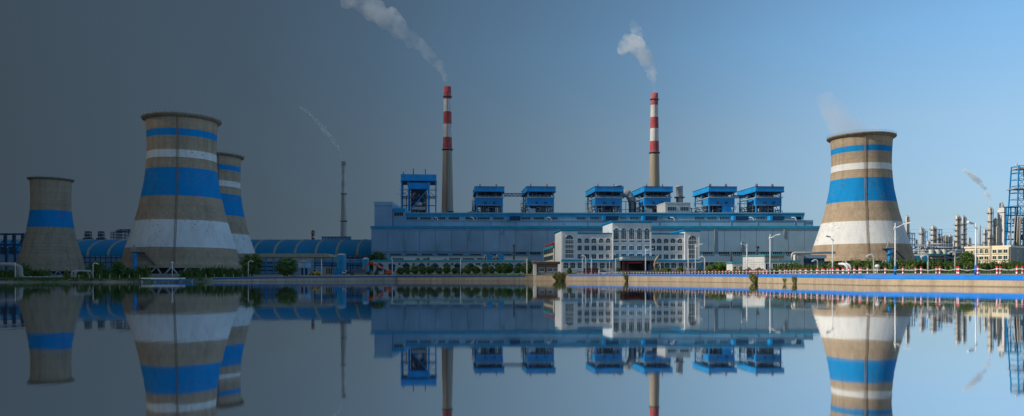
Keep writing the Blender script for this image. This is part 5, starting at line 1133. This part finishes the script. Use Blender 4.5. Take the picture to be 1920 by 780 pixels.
for fx in (-.33, .33): mb = MB(); mb.beam((fx * b0, -b0 * .6, 0), (fx * b1, -b1 * .6, h), .6); mb.build('leg', BLUE, t)
NS = 16
for k in range(1, NS + 1):
    z = h * k / NS; w = hb(z); mb = MB()
    for sy1 in (-.6, .6): mb.beam((-w, w * sy1, z), (w, w * sy1, z), .6)
    for sx1 in (-1, 1): mb.beam((sx1 * w, -.6 * w, z), (sx1 * w, .6 * w, z), .5)
    mb.build('ring_beam', BLUE if k % 3 else DARKB, t)
for k in range(NS):
    z0, z1 = h * k / NS, h * (k + 1) / NS; w0, w1 = hb(z0), hb(z1); mb = MB()
    for fa, fb in ((-1, -.33), (-.33, .33), (.33, 1)): mb.beam((fa * w0, -.6 * w0, z0), (fb * w1, -.6 * w1, z1), .35); mb.beam((fb * w0, -.6 * w0, z0), (fa * w1, -.6 * w1, z1), .35)
    mb.build('brace', BLUE, t)
for z, o_ in ((h * .97, 1.0), (h * .78, 4.0)): MB().box(-hb(z) - o_, hb(z) + o_, -.6 * hb(z) - 1, .6 * hb(z) + 1, z, z + .7).build('platform', CONC, t)
mb = MB(); mb.tube([(0, 0, 0), (0, 0, h * .99)], 1.3, 10); mb.build('riser', STEEL, t); mb = MB(); mb.cyl(-9, 0, h, h + 3, 1.1, 10); mb.build('head_drum', VESSEL, t)
# two-storey cream office near the right edge
d = 322.0; xr = sx_(1893, d); g0 = G(xr, d); t = thing('cream_building', 'two-storey cream building with three arched bays before the refinery', 'building', (xr, d, g0), R(-50)); h = sz_(460, d) - g0
MB().box(-17, 0, 0, 16, -2, h - .8).build('wall', CREAM, t); MB().box(.0, .35, .0, 16, -2, h - .9).build('shaded_end_wall', GREYW, t)  # shade of the end wall put into a grey colour over the cream
MB().box(-17.3, .5, -.35, 16.3, h - .78, h).build('parapet', CREAM, t)
MB().box(-6.6, -.1, -.6, -.02, -2, h - .3).build('wall_bay', CREAM, t); MB().box(-7.2, -6.7, -.9, -.03, -2, h + .1).build('pilaster', BEIGE, t)
fz = lambda py: sz_(py, d) - g0
for x in (-5.4, -3.3, -1.3): window(t, x, -.6, fz(474.3), 1.5, 1.5, 2, 1, fm=CREAM); window(t, x, -.6, fz(486), 1.5, 1.5, 2, 1, fm=CREAM)
for x in (-8.6, -10.6, -12.6): window(t, x, 0, fz(474), 1.35, 2.0, 2, 2, True, fm=CREAM); window(t, x, 0, fz(486), 1.6, 1.4, 2, 1, fm=CREAM)
for x in (-14.3, -15.9): window(t, x, 0, fz(474), 1.05, 1.3, 2, 1, fm=CREAM); window(t, x, 0, fz(486), 1.05, 1.3, 2, 1, fm=CREAM)
for z in (fz(474.3), fz(486)):
    for yy in (7.5,): MB().box(.351, .42, yy - .5, yy + .5, z, z + 1.5).build('window', GLASS, t); MB().box(.351, .42, yy + .6, yy + 1.4, z, z + 1.5).build('window', GLASS, t)
mb = MB()
for k in range(6): mb.beam((-13 + k * 1.4, 8, h - .8), (-13 + k * 1.4, 8, h + 1.6), .12)
mb.beam((-13, 8, h + 1.6), (-6, 8, h + 1.6), .14); mb.beam((-13, 8, h + .6), (-6, 8, h + .6), .1); mb.build('roof_railing', DARK, t)
# power lines in the distance behind the refinery
for i, (ya, yb) in enumerate(((431, 414), (438, 420))):
    t = thing('power_line', ('upper' if i == 0 else 'lower') + ' faint overhead cable sagging behind the refinery columns', 'cable', (sx_(1650, 900), 900, 0), 0, 'overhead cables'); L = sx_(2000, 900) - sx_(1650, 900)
    mb = MB(); mb.tube([(L * k / 20, 0, sz_(ya, 900) + (sz_(yb, 900) - sz_(ya, 900)) * k / 20 - 3 * math.sin(math.pi * k / 20)) for k in range(21)], .09, 4); mb.build('cable', STEEL, t)
# ---------------------------------------------------------------- vegetation
def leaves(mb, rn, c, rad, n, size, up=.0):
    for k in range(n):
        while True:
            v = Vector((rn.uniform(-1, 1), rn.uniform(-1, 1), rn.uniform(-1, 1)))
            if .15 < v.length < 1: break
        v = v.normalized() * v.length ** .45
        p = Vector(c) + Vector((v.x * rad[0], v.y * rad[1], v.z * rad[2])); s = size * rn.uniform(.6, 1.4)
        a = Vector((rn.gauss(0, 1), rn.gauss(0, 1), rn.gauss(0, .7) + up)).normalized(); b = a.cross(Vector((rn.gauss(0, 1), rn.gauss(0, 1), rn.gauss(0, 1)))).normalized()
        mb.add([p - a * s, p + b * s * .55, p + a * s, p - b * s * .55], [(0, 1, 2, 3)])
def core(mb, c, rad, rn):
    bm = bmesh.new(); bmesh.ops.create_icosphere(bm, subdivisions=2, radius=1)
    vs = [Vector(c) + Vector((v.co.x * rad[0], v.co.y * rad[1], v.co.z * rad[2])) * (1 + .35 * mnoise.noise(v.co * 2.2 + Vector((rn.random() * 9, 0, 0)))) for v in bm.verts]
    mb.add(vs, [tuple(q.index for q in f.verts) for f in bm.faces]); bm.free()
def juniper(seed, h=1.0, w=.62):
    """upright shrub of several leaning feathery spires, height 1"""
    rn = rnd(seed); mb = MB(); n = 9
    for k in range(n):
        a = k * 2.4 + rn.random(); r = w * .42 * math.sqrt((k + .5) / n); hh = rn.uniform(.62, 1.0) * (1 - .25 * r / w); lean = Vector((math.cos(a) * r * .55, math.sin(a) * r * .55, 0)); b = Vector((math.cos(a) * r, math.sin(a) * r, 0))
        core(mb, b + lean * .4 + Vector((0, 0, hh * .36)), (w * .15, w * .15, hh * .34), rn)
        for j in range(7):
            u = j / 6; c = b + lean * u * 1.2 + Vector((0, 0, .06 + hh * .9 * u)); rr = w * .22 * (1.05 - u) + .015
            leaves(mb, rn, c, (rr, rr, .09), int(40 * (1.15 - u)), .045, .8)
    return mb
def crown_mb(seed, h0=.28, clumps=16, w=.42, top=1.0, dens=90):
    """rounded uneven crown between h0 and 1, made of leaf clumps"""
    rn = rnd(seed); mb = MB()
    for k in range(clumps):
        t_ = (k + .5) / clumps; a = k * 2.399 + rn.random() * .6; z = h0 + .10 + (top - h0 - .16) * (1 - t_ ** .8) ; env = math.sin(math.pi * min(1, max(.08, (z - h0 * .8) / (1.02 - h0 * .8)))) ** .6
        r = w * env * rn.uniform(.45, .85); c = (math.cos(a) * r, math.sin(a) * r, z); q = rn.uniform(.11, .19)
        core(mb, c, (q * .62, q * .62, q * .5), rn); leaves(mb, rn, c, (q * 1.15, q * 1.15, q * .85), dens, .030)
    return mb
def trunk_mb(seed, h=.7, r=.035):
    rn = rnd(seed); mb = MB(); mb.tube([(0, 0, -.05), (.01, 0, h * .35), (.02, .01, h * .7), (.01, .02, h)], [r, r * .8, r * .55, r * .25], 8)
    for k in range(5):
        a = k * 2.1; z = h * (.45 + .1 * k); mb.tube([(.01, 0, z), (math.cos(a) * .12, math.sin(a) * .12, z + .12), (math.cos(a) * .22, math.sin(a) * .22, z + .20)], [r * .4, r * .28, r * .12], 6)
    return mb
def bush_mb(seed, dens=110):
    rn = rnd(seed); mb = MB()
    for k in range(9):
        a = k * 2.4; r = .34 * math.sqrt(k / 9); c = (math.cos(a) * r, math.sin(a) * r, .30 + .28 * (1 - r * 2.2) + rn.uniform(-.06, .14)); q = rn.uniform(.17, .26)
        core(mb, (c[0], c[1], c[2] * .8), (q * .75, q * .75, c[2] * .72), rn); leaves(mb, rn, c, (q, q, q * .9), dens, .05)
        leaves(mb, rn, (c[0], c[1], .18), (q, q, .2), dens // 3, .05)
    return mb
def willow_mb(seed):
    rn = rnd(seed); mb = MB()
    for k in range(46):
        a = rn.random() * 6.283; l = rn.uniform(.45, 1.0); tip = Vector((math.cos(a) * .42 * l, math.sin(a) * .42 * l, l * (1.0 - .35 * rn.random())))
        for j in range(9):
            u = (j + 1) / 9; c = Vector((tip.x * u, tip.y * u, tip.z * (u ** .8) - .1 * u ** 4)); leaves(mb, rn, c, (.06, .06, .06), 7, .05, .8)
    return mb
def twig_mb(seed):
    rn = rnd(seed); mb = MB()
    for k in range(9):
        a = k * .7; mb.tube([(0, 0, -.1), (math.cos(a) * .1, math.sin(a) * .1, .35), (math.cos(a) * .24, math.sin(a) * .24, .66)], [.016, .011, .004], 5)
    return mb
JUN = [juniper(s).mesh('foliage', LEAF_DARK) for s in (1, 2, 3, 4)]; TWIG = [twig_mb(s).mesh('stem', BARK) for s in (1, 2)]
CRN = [crown_mb(s).mesh('crown', LEAF) for s in (11, 12, 13)]; TRK = [trunk_mb(s).mesh('trunk', BARK) for s in (1, 2)]
CRL = [crown_mb(s, .04, 26, .46, 1.0, 70).mesh('crown', LEAF) for s in (14, 15, 16)]
BSH = [bush_mb(s).mesh('foliage', LEAF) for s in (21, 22)]; BSY = [bush_mb(s).mesh('foliage', LEAF_YEL) for s in (23, 24)]; BSD = [bush_mb(s).mesh('foliage', LEAF_DARK) for s in (25, 26)]
WIL = [willow_mb(s).mesh('foliage', LEAF_WILLOW) for s in (31, 32)]
vr_ = rnd(99)
def plant(name, label, cat, group, x, y, z, h, w, fol, stem, stem_name='stem', fol_name='foliage'):
    t = thing(name, label, cat, (x, y, z), vr_.random() * 6.283, group); t.scale = (w, w, h)
    put(fol_name, fol, t); put(stem_name, stem, t); return t
def hedge(lab, group, px0, px1, d0, d1, htop, hvar, wid, step, meshes=None, gaps=()):
    n_ = int(abs(px1 - px0) / step) + 1
    for k in range(n_):
        px = px0 + (px1 - px0) * k / max(1, n_ - 1) + vr_.uniform(-.25, .25) * step
        if any(a < px < b_ for a, b_ in gaps): continue
        u = k / max(1, n_ - 1); d = d0 + (d1 - d0) * u + vr_.uniform(-2, 2); x = sx_(px, d); g0 = G(x, d); h = (htop[0] + (htop[1] - htop[0]) * u) * vr_.uniform(1 - hvar, 1 + hvar)
        plant('juniper', f'dark green juniper, {ordinal(k + 1)} from left {lab}', 'shrub', group, x, d, g0 - .1, h, wid * vr_.uniform(.85, 1.2), vr_.choice(meshes or JUN), vr_.choice(TWIG))
hedge('in the hedge under the pipe at far left', 'hedge under the far-left pipe', -30, 33, 262, 258, (4.0, 3.8), .12, 4.6, 9)
hedge('in the hedge before the small single-band tower', 'hedge before the small tower', 47, 82, 262, 262, (4.8, 3.4), .2, 4.6, 7.5)
hedge('in the hedge left of the largest tower', 'hedge left of the largest tower', 150, 272, 262, 280, (3.7, 4.2), .22, 4.4, 7.5)
hedge('in the hedge right of the largest tower', 'hedge right of the largest tower', 348, 462, 285, 305, (4.2, 4.6), .16, 4.8, 8)
hedge('in the hedge left of the sunlit tower', 'hedge left of the sunlit tower', 1459, 1562, 226, 178, (3.2, 2.6), .16, 3.2, 8.5)
hedge('in the hedge before the sunlit tower', 'hedge before the sunlit tower', 1566, 1722, 172, 158, (3.0, 3.0), .18, 3.2, 6.5, None, ((1579, 1597), (1611, 1628), (1650, 1664)))
hedge('in the hedge before the refinery', 'hedge before the refinery', 1724, 1800, 158, 154, (3.1, 2.9), .16, 3.2, 7)
hedge('in the hedge before the cream building', 'hedge before the cream building', 1832, 1935, 154, 149, (2.5, 2.4), .2, 3.0, 7)
for i, (px, d, ytop, wpx, lab, ci) in enumerate([
    (181, 268, 488, 34, 'round-crowned tree rising from the hedge left of a street lamp', 0), (222, 272, 489, 30, 'paler round tree beside the left edge of the largest tower', 1),
    (472, 315, 474, 42, 'large dark tree at the right foot of the half hidden tower', 2), (538, 316, 482, 48, 'broad dense tree standing alone before the open shed', 0),
    (708, 442, 472, 44, 'broad tree behind the excavator at the end of the hall', 1), (784, 452, 483, 16, 'small yellowish tree behind the workshop roof, left one', 2), (799, 455, 482, 20, 'taller tree of the pair behind the workshop roof', 0),
    (835, 452, 485, 18, 'low tree top just above the workshop roof', 1), (1815, 215, 471, 40, 'large light green tree left of the cream building', 1), (991, 392, 487, 18, 'small tree beside the pump house', 2)]):
    x = sx_(px, d); g0 = G(x, d); h = sz_(ytop, d) - g0; w = wpx * d / F / .95
    plant('tree', lab, 'tree', None, x, d, g0 - .1, h, w, CRL[ci], TRK[i % 2], 'trunk', 'crown')
for k in range(17):
    px = 748 + k * 14.6 + vr_.uniform(-3, 3); d = 402 + vr_.uniform(-3, 3); x = sx_(px, d); g0 = G(x, d); h = vr_.uniform(3.6, 5.8)
    plant('street_tree', f'small young tree in the row before the white workshop, {ordinal(k + 1)} from the left', 'tree', 'row of young trees before the workshop', x, d, g0 - .1, h, h * vr_.uniform(.95, 1.4), vr_.choice(CRL), vr_.choice(TRK), 'trunk', 'crown')
def bush(px, d, ytop, wpx, lab, fol, group=None):
    x = sx_(px, d); g0 = G(x, d); h = sz_(ytop, d) - g0; plant('bush', lab, 'bush', group, x, d, g0 - .1, max(.5, h + .1), wpx * d / F, fol, TWIG[0])
bush(1068, 395, 501, 10, 'round dark bush at the left corner of the office building', BSD[0]); bush(1127, 385, 501, 9, 'small bush just right of the maroon wall', BSH[0]); bush(1158, 392, 500, 12, 'rounded bush left of the entrance canopy', BSD[1])
bush(1250, 350, 500, 17, 'dark spreading bush behind the stone sculpture', BSD[0]); bush(1275, 345, 499, 15, 'dark bush before the right office wing', BSD[1]); bush(1233, 348, 499, 8, 'small bright bush beside the stone sculpture', BSH[1])
bush(1349, 330, 487, 46, 'wide green shrub before the covered passage', BSH[0]); bush(1330, 318, 496, 20, 'low green shrub at the left of the covered passage', BSH[1]); bush(1310, 315, 501, 16, 'low dark shrub under the right office block', BSD[0])
bush(125, 246, 506, 13, 'small brownish bush by the white outfall pipes', BSY[0]); bush(152, 244, 515, 12, 'low yellow-green bush right of the white outfall pipes', BSY[1]); bush(50, 243, 519, 20, 'low dark bush beneath the stepped grey pipe', BSD[1])
bush(1620, 146, 501, 22, 'yellow-green grassy bush below the tower staircase', BSY[0]); bush(1648, 148, 502, 12, 'brownish bush right of the tower staircase', BSY[1]); bush(1712, 152, 496, 20, 'yellowish bush at the right foot of the sunlit tower', BSY[0])
bush(690, 390, 507, 9, 'small bush below the excavator arm', BSH[0]); bush(660, 388, 510, 8, 'small pale bush among the rubble', BSY[0]); bush(706, 392, 505, 9, 'small dark bush behind the excavator arm', BSD[0])
for k in range(24):
    px = 1178 + k * 11.7 + vr_.uniform(-3, 3); dd = shore(px)[0] + 17 + vr_.uniform(-1, 2); x = sx_(px, dd)
    plant('planter_bush', f'low yellow-green planter bush along the lakeside road, {ordinal(k + 1)} from the left', 'bush', 'low planter bushes along the lakeside road', x, dd, G(x, dd) - .1, vr_.uniform(1.0, 2.0), vr_.uniform(2.6, 4.2), vr_.choice(BSY + BSH), TWIG[1])
for px, top, w, lab in ((1050, 506, 25, 'straggly willow bush growing at the water beside the pump house'), (1175, 510.5, 13, 'small dark willow bush on the bank before the entrance'), (1417, 505, 27, 'tall willow bush overhanging the water below the sign wall'), (1472, 518, 10, 'tiny green bush low on the bank left of another'), (1491, 512, 13, 'thin willow bush low on the bank')):
    ds = shore(px)[0] - .3; x = sx_(px, ds); zb = .05; h = sz_(top, ds) - zb
    wb = plant('willow_bush', lab, 'bush', None, x, ds, zb - .2, h + .2, w * ds / F / .84, WIL[int(px) % 2], TWIG[0])
    if w > 12:
        for q in (-.22, .24): o = put('foliage', WIL[(int(px) + 1) % 2], wb, (q, .05, -.02)); o.scale = (.8, .8, .72)
# grass along the lake's edge: blades in one object
mb = MB(); rn = rnd(5)
for k in range(9000):
    if k < 5200: px = rn.uniform(-60, 395); off = rn.uniform(-.3, 9) ** 1.0
    elif k < 7600: px = rn.uniform(742, 985); off = rn.uniform(6, 16)
    else: px = rn.uniform(1560, 1940); off = rn.uniform(15, 26)
    ds = shore(px)[0]; d = ds + off; x = sx_(px, d); g0 = G(x, d) - .1 if off > .5 else .5 + off; h = rn.uniform(.25, .75); a = rn.random() * 3.14; c, s_ = math.cos(a) * .12, math.sin(a) * .12
    mb.add([(x - c, d - s_, g0), (x + c, d + s_, g0), (x + rn.uniform(-.25, .25), d + rn.uniform(-.2, .2), g0 + h)], [(0, 1, 2)])
o = mb.build('grass', GRASSM); o['kind'] = 'stuff'
mb = MB()
for k in range(150):
    px = rn.uniform(-40, 395); ds = shore(px)[0]; d = ds + rn.uniform(-.25, .3); x = sx_(px, d); r = rn.uniform(.5, 1.3); leaves(mb, rn, (x, d, rn.uniform(.25, 1.1)), (r, .5, .4), 24, .16, .6)
o = mb.build('bank_weeds', GRASSM); o['kind'] = 'stuff'

# ---------------------------------------------------------------- striped posts and chains along the lakeside track
m, n, b = new_mat('red_white_stripes'); tco = n.nodes.new('ShaderNodeTexCoord'); s_ = n.nodes.new('ShaderNodeSeparateXYZ'); n.links.new(tco.outputs['Object'], s_.inputs[0])
cr = n.nodes.new('ShaderNodeValToRGB'); n.links.new(s_.outputs['Z'], cr.inputs[0]); RD_, WH_ = (.58, .02, .025), (.76, .76, .75)
ramp(cr, [(0, RD_), (.16, WH_), (.40, RD_), (.66, WH_), (.90, RD_)], 'CONSTANT'); tn = pos_noise(n, 5)
n.links.new(mixc(n, rng(n, tn.outputs[0], .55, .8, 0, .3), cr.outputs[0], (.25, .2, .17)), b.inputs['Base Color']); b.inputs['Roughness'].default_value = .5; STRIPE = m
mb = MB(); mb.lathe([(.17, 0), (.17, .05), (.11, .06), (.11, 1.02), (.15, 1.04), (.15, 1.10), (.09, 1.17), (.01, 1.19)], 12, smooth=False); post_me = mb.mesh('post', STRIPE)
mb = MB()
for s1 in (-1, 1): mb.lathe([(.05, .84), (.05, .92)], 6, s1 * .13, 0)
hook_me = mb.mesh('chain_hook', STEEL)
def walk(off, p_start, p_end, step):
    """places at even spacing along the shore, from the right"""
    out_ = []; px = p_start; last = None
    while px > p_end:
        ds = shore(px)[0] + off; v = Vector((sx_(px, ds), ds, 0))
        if last is None or (v - last).length >= step: out_.append(v); last = v
        px -= .4
    return out_
CHAIN = paint('white_chain', (.60, .60, .60), .5, .1, 2, .2)
for row, (off, rname, cname, p0, p1, step) in enumerate(((.42, 'lakeside', 'front', 1960, 1080, 3.0), (5.2, 'inner', 'rear', 1975, 1400, 3.4))):
    pts = walk(off, p0, p1, step)
    for i, v in enumerate(pts):
        z = shore(960 + F * v.x / v.y)[1] + .02 if row == 0 else G(v.x, v.y) + .02
        v.z = z; o = put('striped_post', post_me, None, v); o.rotation_euler = (R(vr_.uniform(-2, 2)), R(vr_.uniform(-2, 2)), 0)
        tag(o, f'red and white striped post in the {rname} row of the track, {ordinal(i + 1)} from the right', 'bollard', f'striped posts of the {rname} row')
        hk = put('chain_hook', hook_me, o)
    for i, (a, b_) in enumerate(zip(pts, pts[1:])):
        mb = MB(); L = (b_ - a).length
        for zt, sag in ((.88, .26), ):
            mb.tube([a + (b_ - a) * (k / 8) + Vector((0, 0, zt - sag * 4 * (k / 8) * (1 - k / 8))) - a for k in range(9)], .028, 5, False)
        o = mb.build('chain', CHAIN, None, a); tag(o, f'white chain hanging between striped posts of the {rname} row, {ordinal(i + 1)} from the right', 'chain', f'chains of the {rname} row')
# pale short posts along the left shore
mb = MB(); mb.lathe([(.10, 0), (.09, 1.05), (.13, 1.06), (.12, 1.2), (.01, 1.24)], 10, smooth=False); pale_me = mb.mesh('post', CONC)
for i, px in enumerate((148, 168, 187, 206, 224.5, 242.5, 262, 281, 386, 402, 420, 438, 455, 470)):
    ds = shore(px)[0] + .5; x = sx_(px, ds); o = put('pale_post', pale_me, None, (x, ds, G(x, ds) - .02)); tag(o, f'short pale post on the shaded left shore, {ordinal(i + 1)} from the left', 'bollard', 'pale posts on the left shore')

# ---------------------------------------------------------------- street lamps
def lamp(label, px, off, ytop, kind, side=1, rise=.55, group=None, r=.13, reach=None, d=None, blue=True):
    d = d or shore(px)[0] + off; x = sx_(px, d); g0 = G(x, d); h = sz_(ytop, d) - g0
    t = thing('street_lamp', label, 'street lamp', (x, d, g0), 0, group)
    if kind == 'arm':
        mb = MB(); mb.tube([(0, 0, 0), (0, 0, h)], [r * .85, r * .5], 10); mb.build('pole', LAMPW, t)
        L = reach or h * .12; mb = MB(); mb.tube([(0, 0, h * .90), (side * L * .4, -.3, h * .925), (side * L, -.8, h * .965 + rise * .2)], [r * .55, r * .45, r * .4], 8); mb.build('arm', LAMPW, t)
        c = Vector((side * L, -.8, h * .965 + rise * .2)); dr = Vector((side * 1, -.35, .22)).normalized()
        mb = MB(); mb.beam(c - dr * .1, c + dr * .95, .34, .17); hd = mb.build('lamp_head', LAMPW, t); mb = MB(); mb.beam(c + dr * .2 - Vector((0, 0, .14)), c + dr * .85 - Vector((0, 0, .14)), .3, .06); mb.build('lens', PIPEG, hd)
        mb = MB(); mb.tube([(0, 0, h * .86), (-side * .25, 0, h * .885), (0, 0, h * .91)], .07, 6); mb.tube([(0, 0, h * .90), (0, 0, h * .93)], r * 1.3, 8); mb.build('bracket', LAMPW, t)
        if blue: mb = MB(); mb.tube([(0, 0, -.05), (0, 0, 1.35)], r * 1.25, 10); mb.build('pole_base', KERBB, t)
    elif kind == 'hook':
        q = h * .16; mb = MB(); mb.tube([(0, 0, 0), (0, 0, h - q)] + [(side * q * (1 - math.cos(a)), -.1, h - q + q * math.sin(a)) for a in [math.pi * .62 * k / 6 for k in range(1, 7)]], r * .8, 10); mb.build('pole', LAMPW, t)
        mb = MB(); e_ = Vector((side * q * (1 - math.cos(math.pi * .62)), -.1, h - q + q * math.sin(math.pi * .62))); mb.beam(e_, e_ + Vector((side * .55, 0, -.28)), .3, .22); mb.build('lamp_head', LAMPW, t)
    elif kind == 'double':
        mb = MB(); mb.tube([(0, 0, 0), (0, 0, h)], [r * .85, r * .5], 10); mb.build('pole', LAMPW, t)
        for s1, hh in ((-1, .80), (1, .95)):
            L = h * .2; mb = MB(); mb.tube([(0, 0, h * hh - .5), (s1 * L * .5, -.2, h * hh), (s1 * L, -.4, h * hh + .2)], r * .5, 8); mb.build('arm', LAMPW, t)
            mb = MB(); mb.beam((s1 * L, -.4, h * hh + .2), (s1 * (L + 1.0), -.5, h * hh + .3), .35, .2); mb.build('lamp_head', LAMPW, t)
        if blue: mb = MB(); mb.tube([(0, 0, -.05), (0, 0, 1.4)], r * 1.25, 10); mb.build('pole_base', KERBB, t)
    elif kind == 'ball':
        mb = MB(); mb.tube([(0, 0, 0), (0, 0, h - .5)], r * .8, 8); mb.build('pole', LAMPW, t); mb = MB(); mb.lathe([(.02, h - .6), (.3, h - .5), (.42, h - .2), (.3, h), (.02, h + .08)], 12); mb.build('lamp_head', LAMPW, t)
    else:
        mb = MB(); mb.tube([(0, 0, 0), (0, 0, h)], [r, r * .55], 8); mb.build('pole', LAMPW, t); mb = MB(); mb.lathe([(.02, h), (.14, h + .1), (.02, h + .22)], 8); mb.build('finial', LAMPW, t)
    return t
lamp('tall lamp with its arm to the right before the right part of the sunlit tower', 1678.5, 2.6, 418, 'arm', 1, group='tall arm lamps', r=.14)
lamp('tall lamp with its arm to the left before the cream building', 1829.5, 2.4, 418, 'arm', -1, group='tall arm lamps', r=.13)
lamp('tall lamp with its arm to the left before the left edge of the sunlit tower', 1561, 3.0, 443, 'arm', -1, group='tall arm lamps', r=.14)
lamp('tall lamp with its arm to the right between the sign wall and the sunlit tower', 1444, 3.5, 439, 'arm', 1, group='tall arm lamps', r=.20)
lamp('lamp with its arm to the left standing before the white sign wall', 1400.5, 3.5, 457, 'arm', -1, group='tall arm lamps', r=.19)
lamp('lamp with its arm to the right before the right office block', 1304, 4.0, 457, 'arm', 1, group='tall arm lamps', r=.22)
lamp('double-armed lamp standing before the entrance canopy', 1210.5, 5.0, 465, 'double', group='double lamps', r=.27)
lamp('thin double-armed lamp left of the entrance canopy', 1143, 6.0, 476, 'double', group='double lamps', r=.2, blue=False)
lamp('plain white pole before the right office block, left of an arm lamp', 1290.5, 4.5, 466, 'pole', group='plain poles', r=.22)
lamp('plain white pole before the left office wing', 1092, 6, 480, 'pole', group='plain poles', r=.22)
lamp('plain white pole behind the maroon wall', 1109, 6, 483, 'pole', group='plain poles', r=.22)
lamp('plain white pole close to the left of the canopy', 1154.5, 6, 485, 'pole', group='plain poles', r=.2)
lamp('small curved lamp before the left office wing', 1098.5, 8, 479, 'hook', -1, group='curved lamps', r=.22)
lamp('curved lamp just right of the office building', 1321.5, 12, 481, 'hook', -1, group='curved lamps', r=.22)
lamp('curved lamp in the hedge left of the sunlit tower', 1533, 12, 487, 'hook', -1, group='curved lamps', r=.13)
lamp('curved lamp right of the tower staircase', 1638, 14, 477, 'hook', -1, group='curved lamps', r=.12)
lamp('curved lamp in the hedge before the refinery rack', 1740, 13, 478, 'hook', -1, group='curved lamps', r=.12)
lamp('farther curved lamp left of the refinery rack lamp', 1728, 60, 466, 'hook', -1, group='curved lamps', r=.15)
lamp('curved lamp left of the large light green tree', 1790.5, 40, 472, 'hook', -1, group='curved lamps', r=.14)
lamp('small round-headed lamp below the tower staircase', 1645, 12, 496.5, 'ball', r=.1)
lamp('shaded curved lamp before the hedge left of the largest tower', 174.5, 2.5, 493, 'hook', 1, group='curved lamps', r=.13)
lamp('shaded curved lamp right of the largest tower', 465.5, 2.5, 489, 'hook', 1, group='curved lamps', r=.15)
lamp('thin shaded pole at the bank before the largest tower', 323, 4, 491, 'ball', r=.13)
lamp('thin pole beside the stepped grey pipe', 28.5, 1.5, 493, 'pole', group='plain poles', r=.1)
lamp('pale pole at the bank before the pump rack', 603, 2.5, 486, 'pole', group='plain poles', r=.22)
lamp('pale pole right of the excavator', 735.5, 2.5, 486, 'pole', group='plain poles', r=.18)
lamp('pale pole in front of the workshop, middle', 863.5, 2.5, 485, 'pole', group='plain poles', r=.2)
lamp('pale pole left of the pump house', 988, 3, 485, 'pole', group='plain poles', r=.3)

# ---------------------------------------------------------------- forecourt: sculpture, wall, vehicles
d = 340.0; x0 = sx_(1233, d); g0 = G(x0, d); k_ = d / F; t = thing('sculpture', 'tall beige stone sculpture with bent arms before the entrance', 'sculpture', (x0, d, g0)); e = lambda px, py: Vector(((px - 1233) * k_, 0, sz_(py, d) - g0))
def limb(name, pts, rs): mb = MB(); mb.tube([e(*p) for p in pts], [r * k_ for r in rs], 8); return mb.build(name, GOLDEN, t)
limb('raised_arm', [(1227.5, 493), (1230, 487), (1233, 482), (1236.5, 476.5)], [1.6, 1.9, 1.7, .6]); limb('flat_arm', [(1226, 494), (1233, 493), (1240, 494.5)], [1.2, 1.6, 1.1])
limb('leg', [(1227, 495), (1227, 500), (1229, 509)], [1.5, .8, 1.0]); limb('leg', [(1237, 494.5), (1238.5, 500), (1237.5, 509)], [1.2, .9, 1.0])
mb = MB(); mb.box(-2.5, 2.5, -1, 1, -.5, .35); mb.build('plinth', BEIGE, t)
d = 352.0; x0 = sx_(1108, d); t = thing('name_wall', 'low maroon stone wall on the forecourt before the left office wing', 'wall', (x0, d, G(x0, d))); h = sz_(503.2, d) - t.location.z
MB().box(-3.3, 3.3, 0, .5, -.3, h).build('slab', MAROON, t); MB().box(-3.45, 3.45, -.1, .6, h + .01, h + .16).build('coping', BROWN, t); MB().box(-3.5, 3.5, -.5, 1, -.4, .2).build('plinth', CONCG, t)
for k in range(6): MB().box(-2.3 + k * .8, -1.8 + k * .8, -.03, -.001, h * .5, h * .5 + .5).build('panel_relief', BROWN, t)
def car(label, px, off, L=4.6, h=1.75, van=True, rz=0):
    d = shore(px)[0] + off; x = sx_(px, d); t = thing('parked_car', label, 'car', (x, d, G(x, d) + .05), rz, 'white cars on the forecourt'); hl = L / 2
    mb = MB(); prof = [(-hl, .35), (hl, .35), (hl, .85), (hl - .3, 1.0), (hl - 1.2, 1.05), (hl - 1.75, h), (-hl + .35, h), (-hl + .02, 1.1)] if van else [(-hl, .35), (hl, .35), (hl, .8), (hl - .2, .92), (hl - 1.2, 1.0), (hl - 1.9, h), (-hl + 1.5, h), (-hl + .7, 1.02), (-hl, .95)]
    mb.prism(prof, -.85, .85); mb.build('body', LAMPW, t)
    mb = MB(); a, b_ = (-hl + .5, hl - 1.85) if van else (-hl + 1.3, hl - 1.75); mb.prism([(a, 1.08), (b_ + .5, 1.08), (b_, h - .14), (a + .2, h - .14)], -.87, .87); mb.build('window', GLASS, t)
    for xx in (-hl + .85, hl - .85):
        for yy in (-.8, .8): mb = MB(); mb.tube([(xx, yy - .1, .33), (xx, yy + .1, .33)], .33, 14); w_ = mb.build('wheel', RUBBER, t); mb = MB(); mb.tube([(xx, yy - .115, .33), (xx, yy + .115, .33)], .18, 10); mb.build('rim', STEEL, w_)
    for yy in (-.6, .6): MB().box(hl - .05, hl + .02, yy - .16, yy + .16, .68, .84).build('headlight', PIPEG, t); MB().box(-hl - .02, -hl + .04, yy - .14, yy + .14, .75, .95).build('tail_light', RED, t)
    return t
car('white van parked behind the track rail right of the maroon wall', 1132, 9, 4.8, 1.95); car('white saloon car parked left of the entrance canopy', 1153, 22, 4.5, 1.5, False)

# ---------------------------------------------------------------- small-piece parts that stay joined
for o in list(bpy.data.objects):
    if o.parent and o.type == 'MESH' and o.name.split('.')[0] in ('pipework', 'side_stair', 'brace', 'cladding_rib', 'stiffener', 'girt', 'lattice', 'truss', 'floor_beam', 'spiral_tread', 'support_frame', 'foliage', 'crown'):
        o['kind'] = 'stuff'
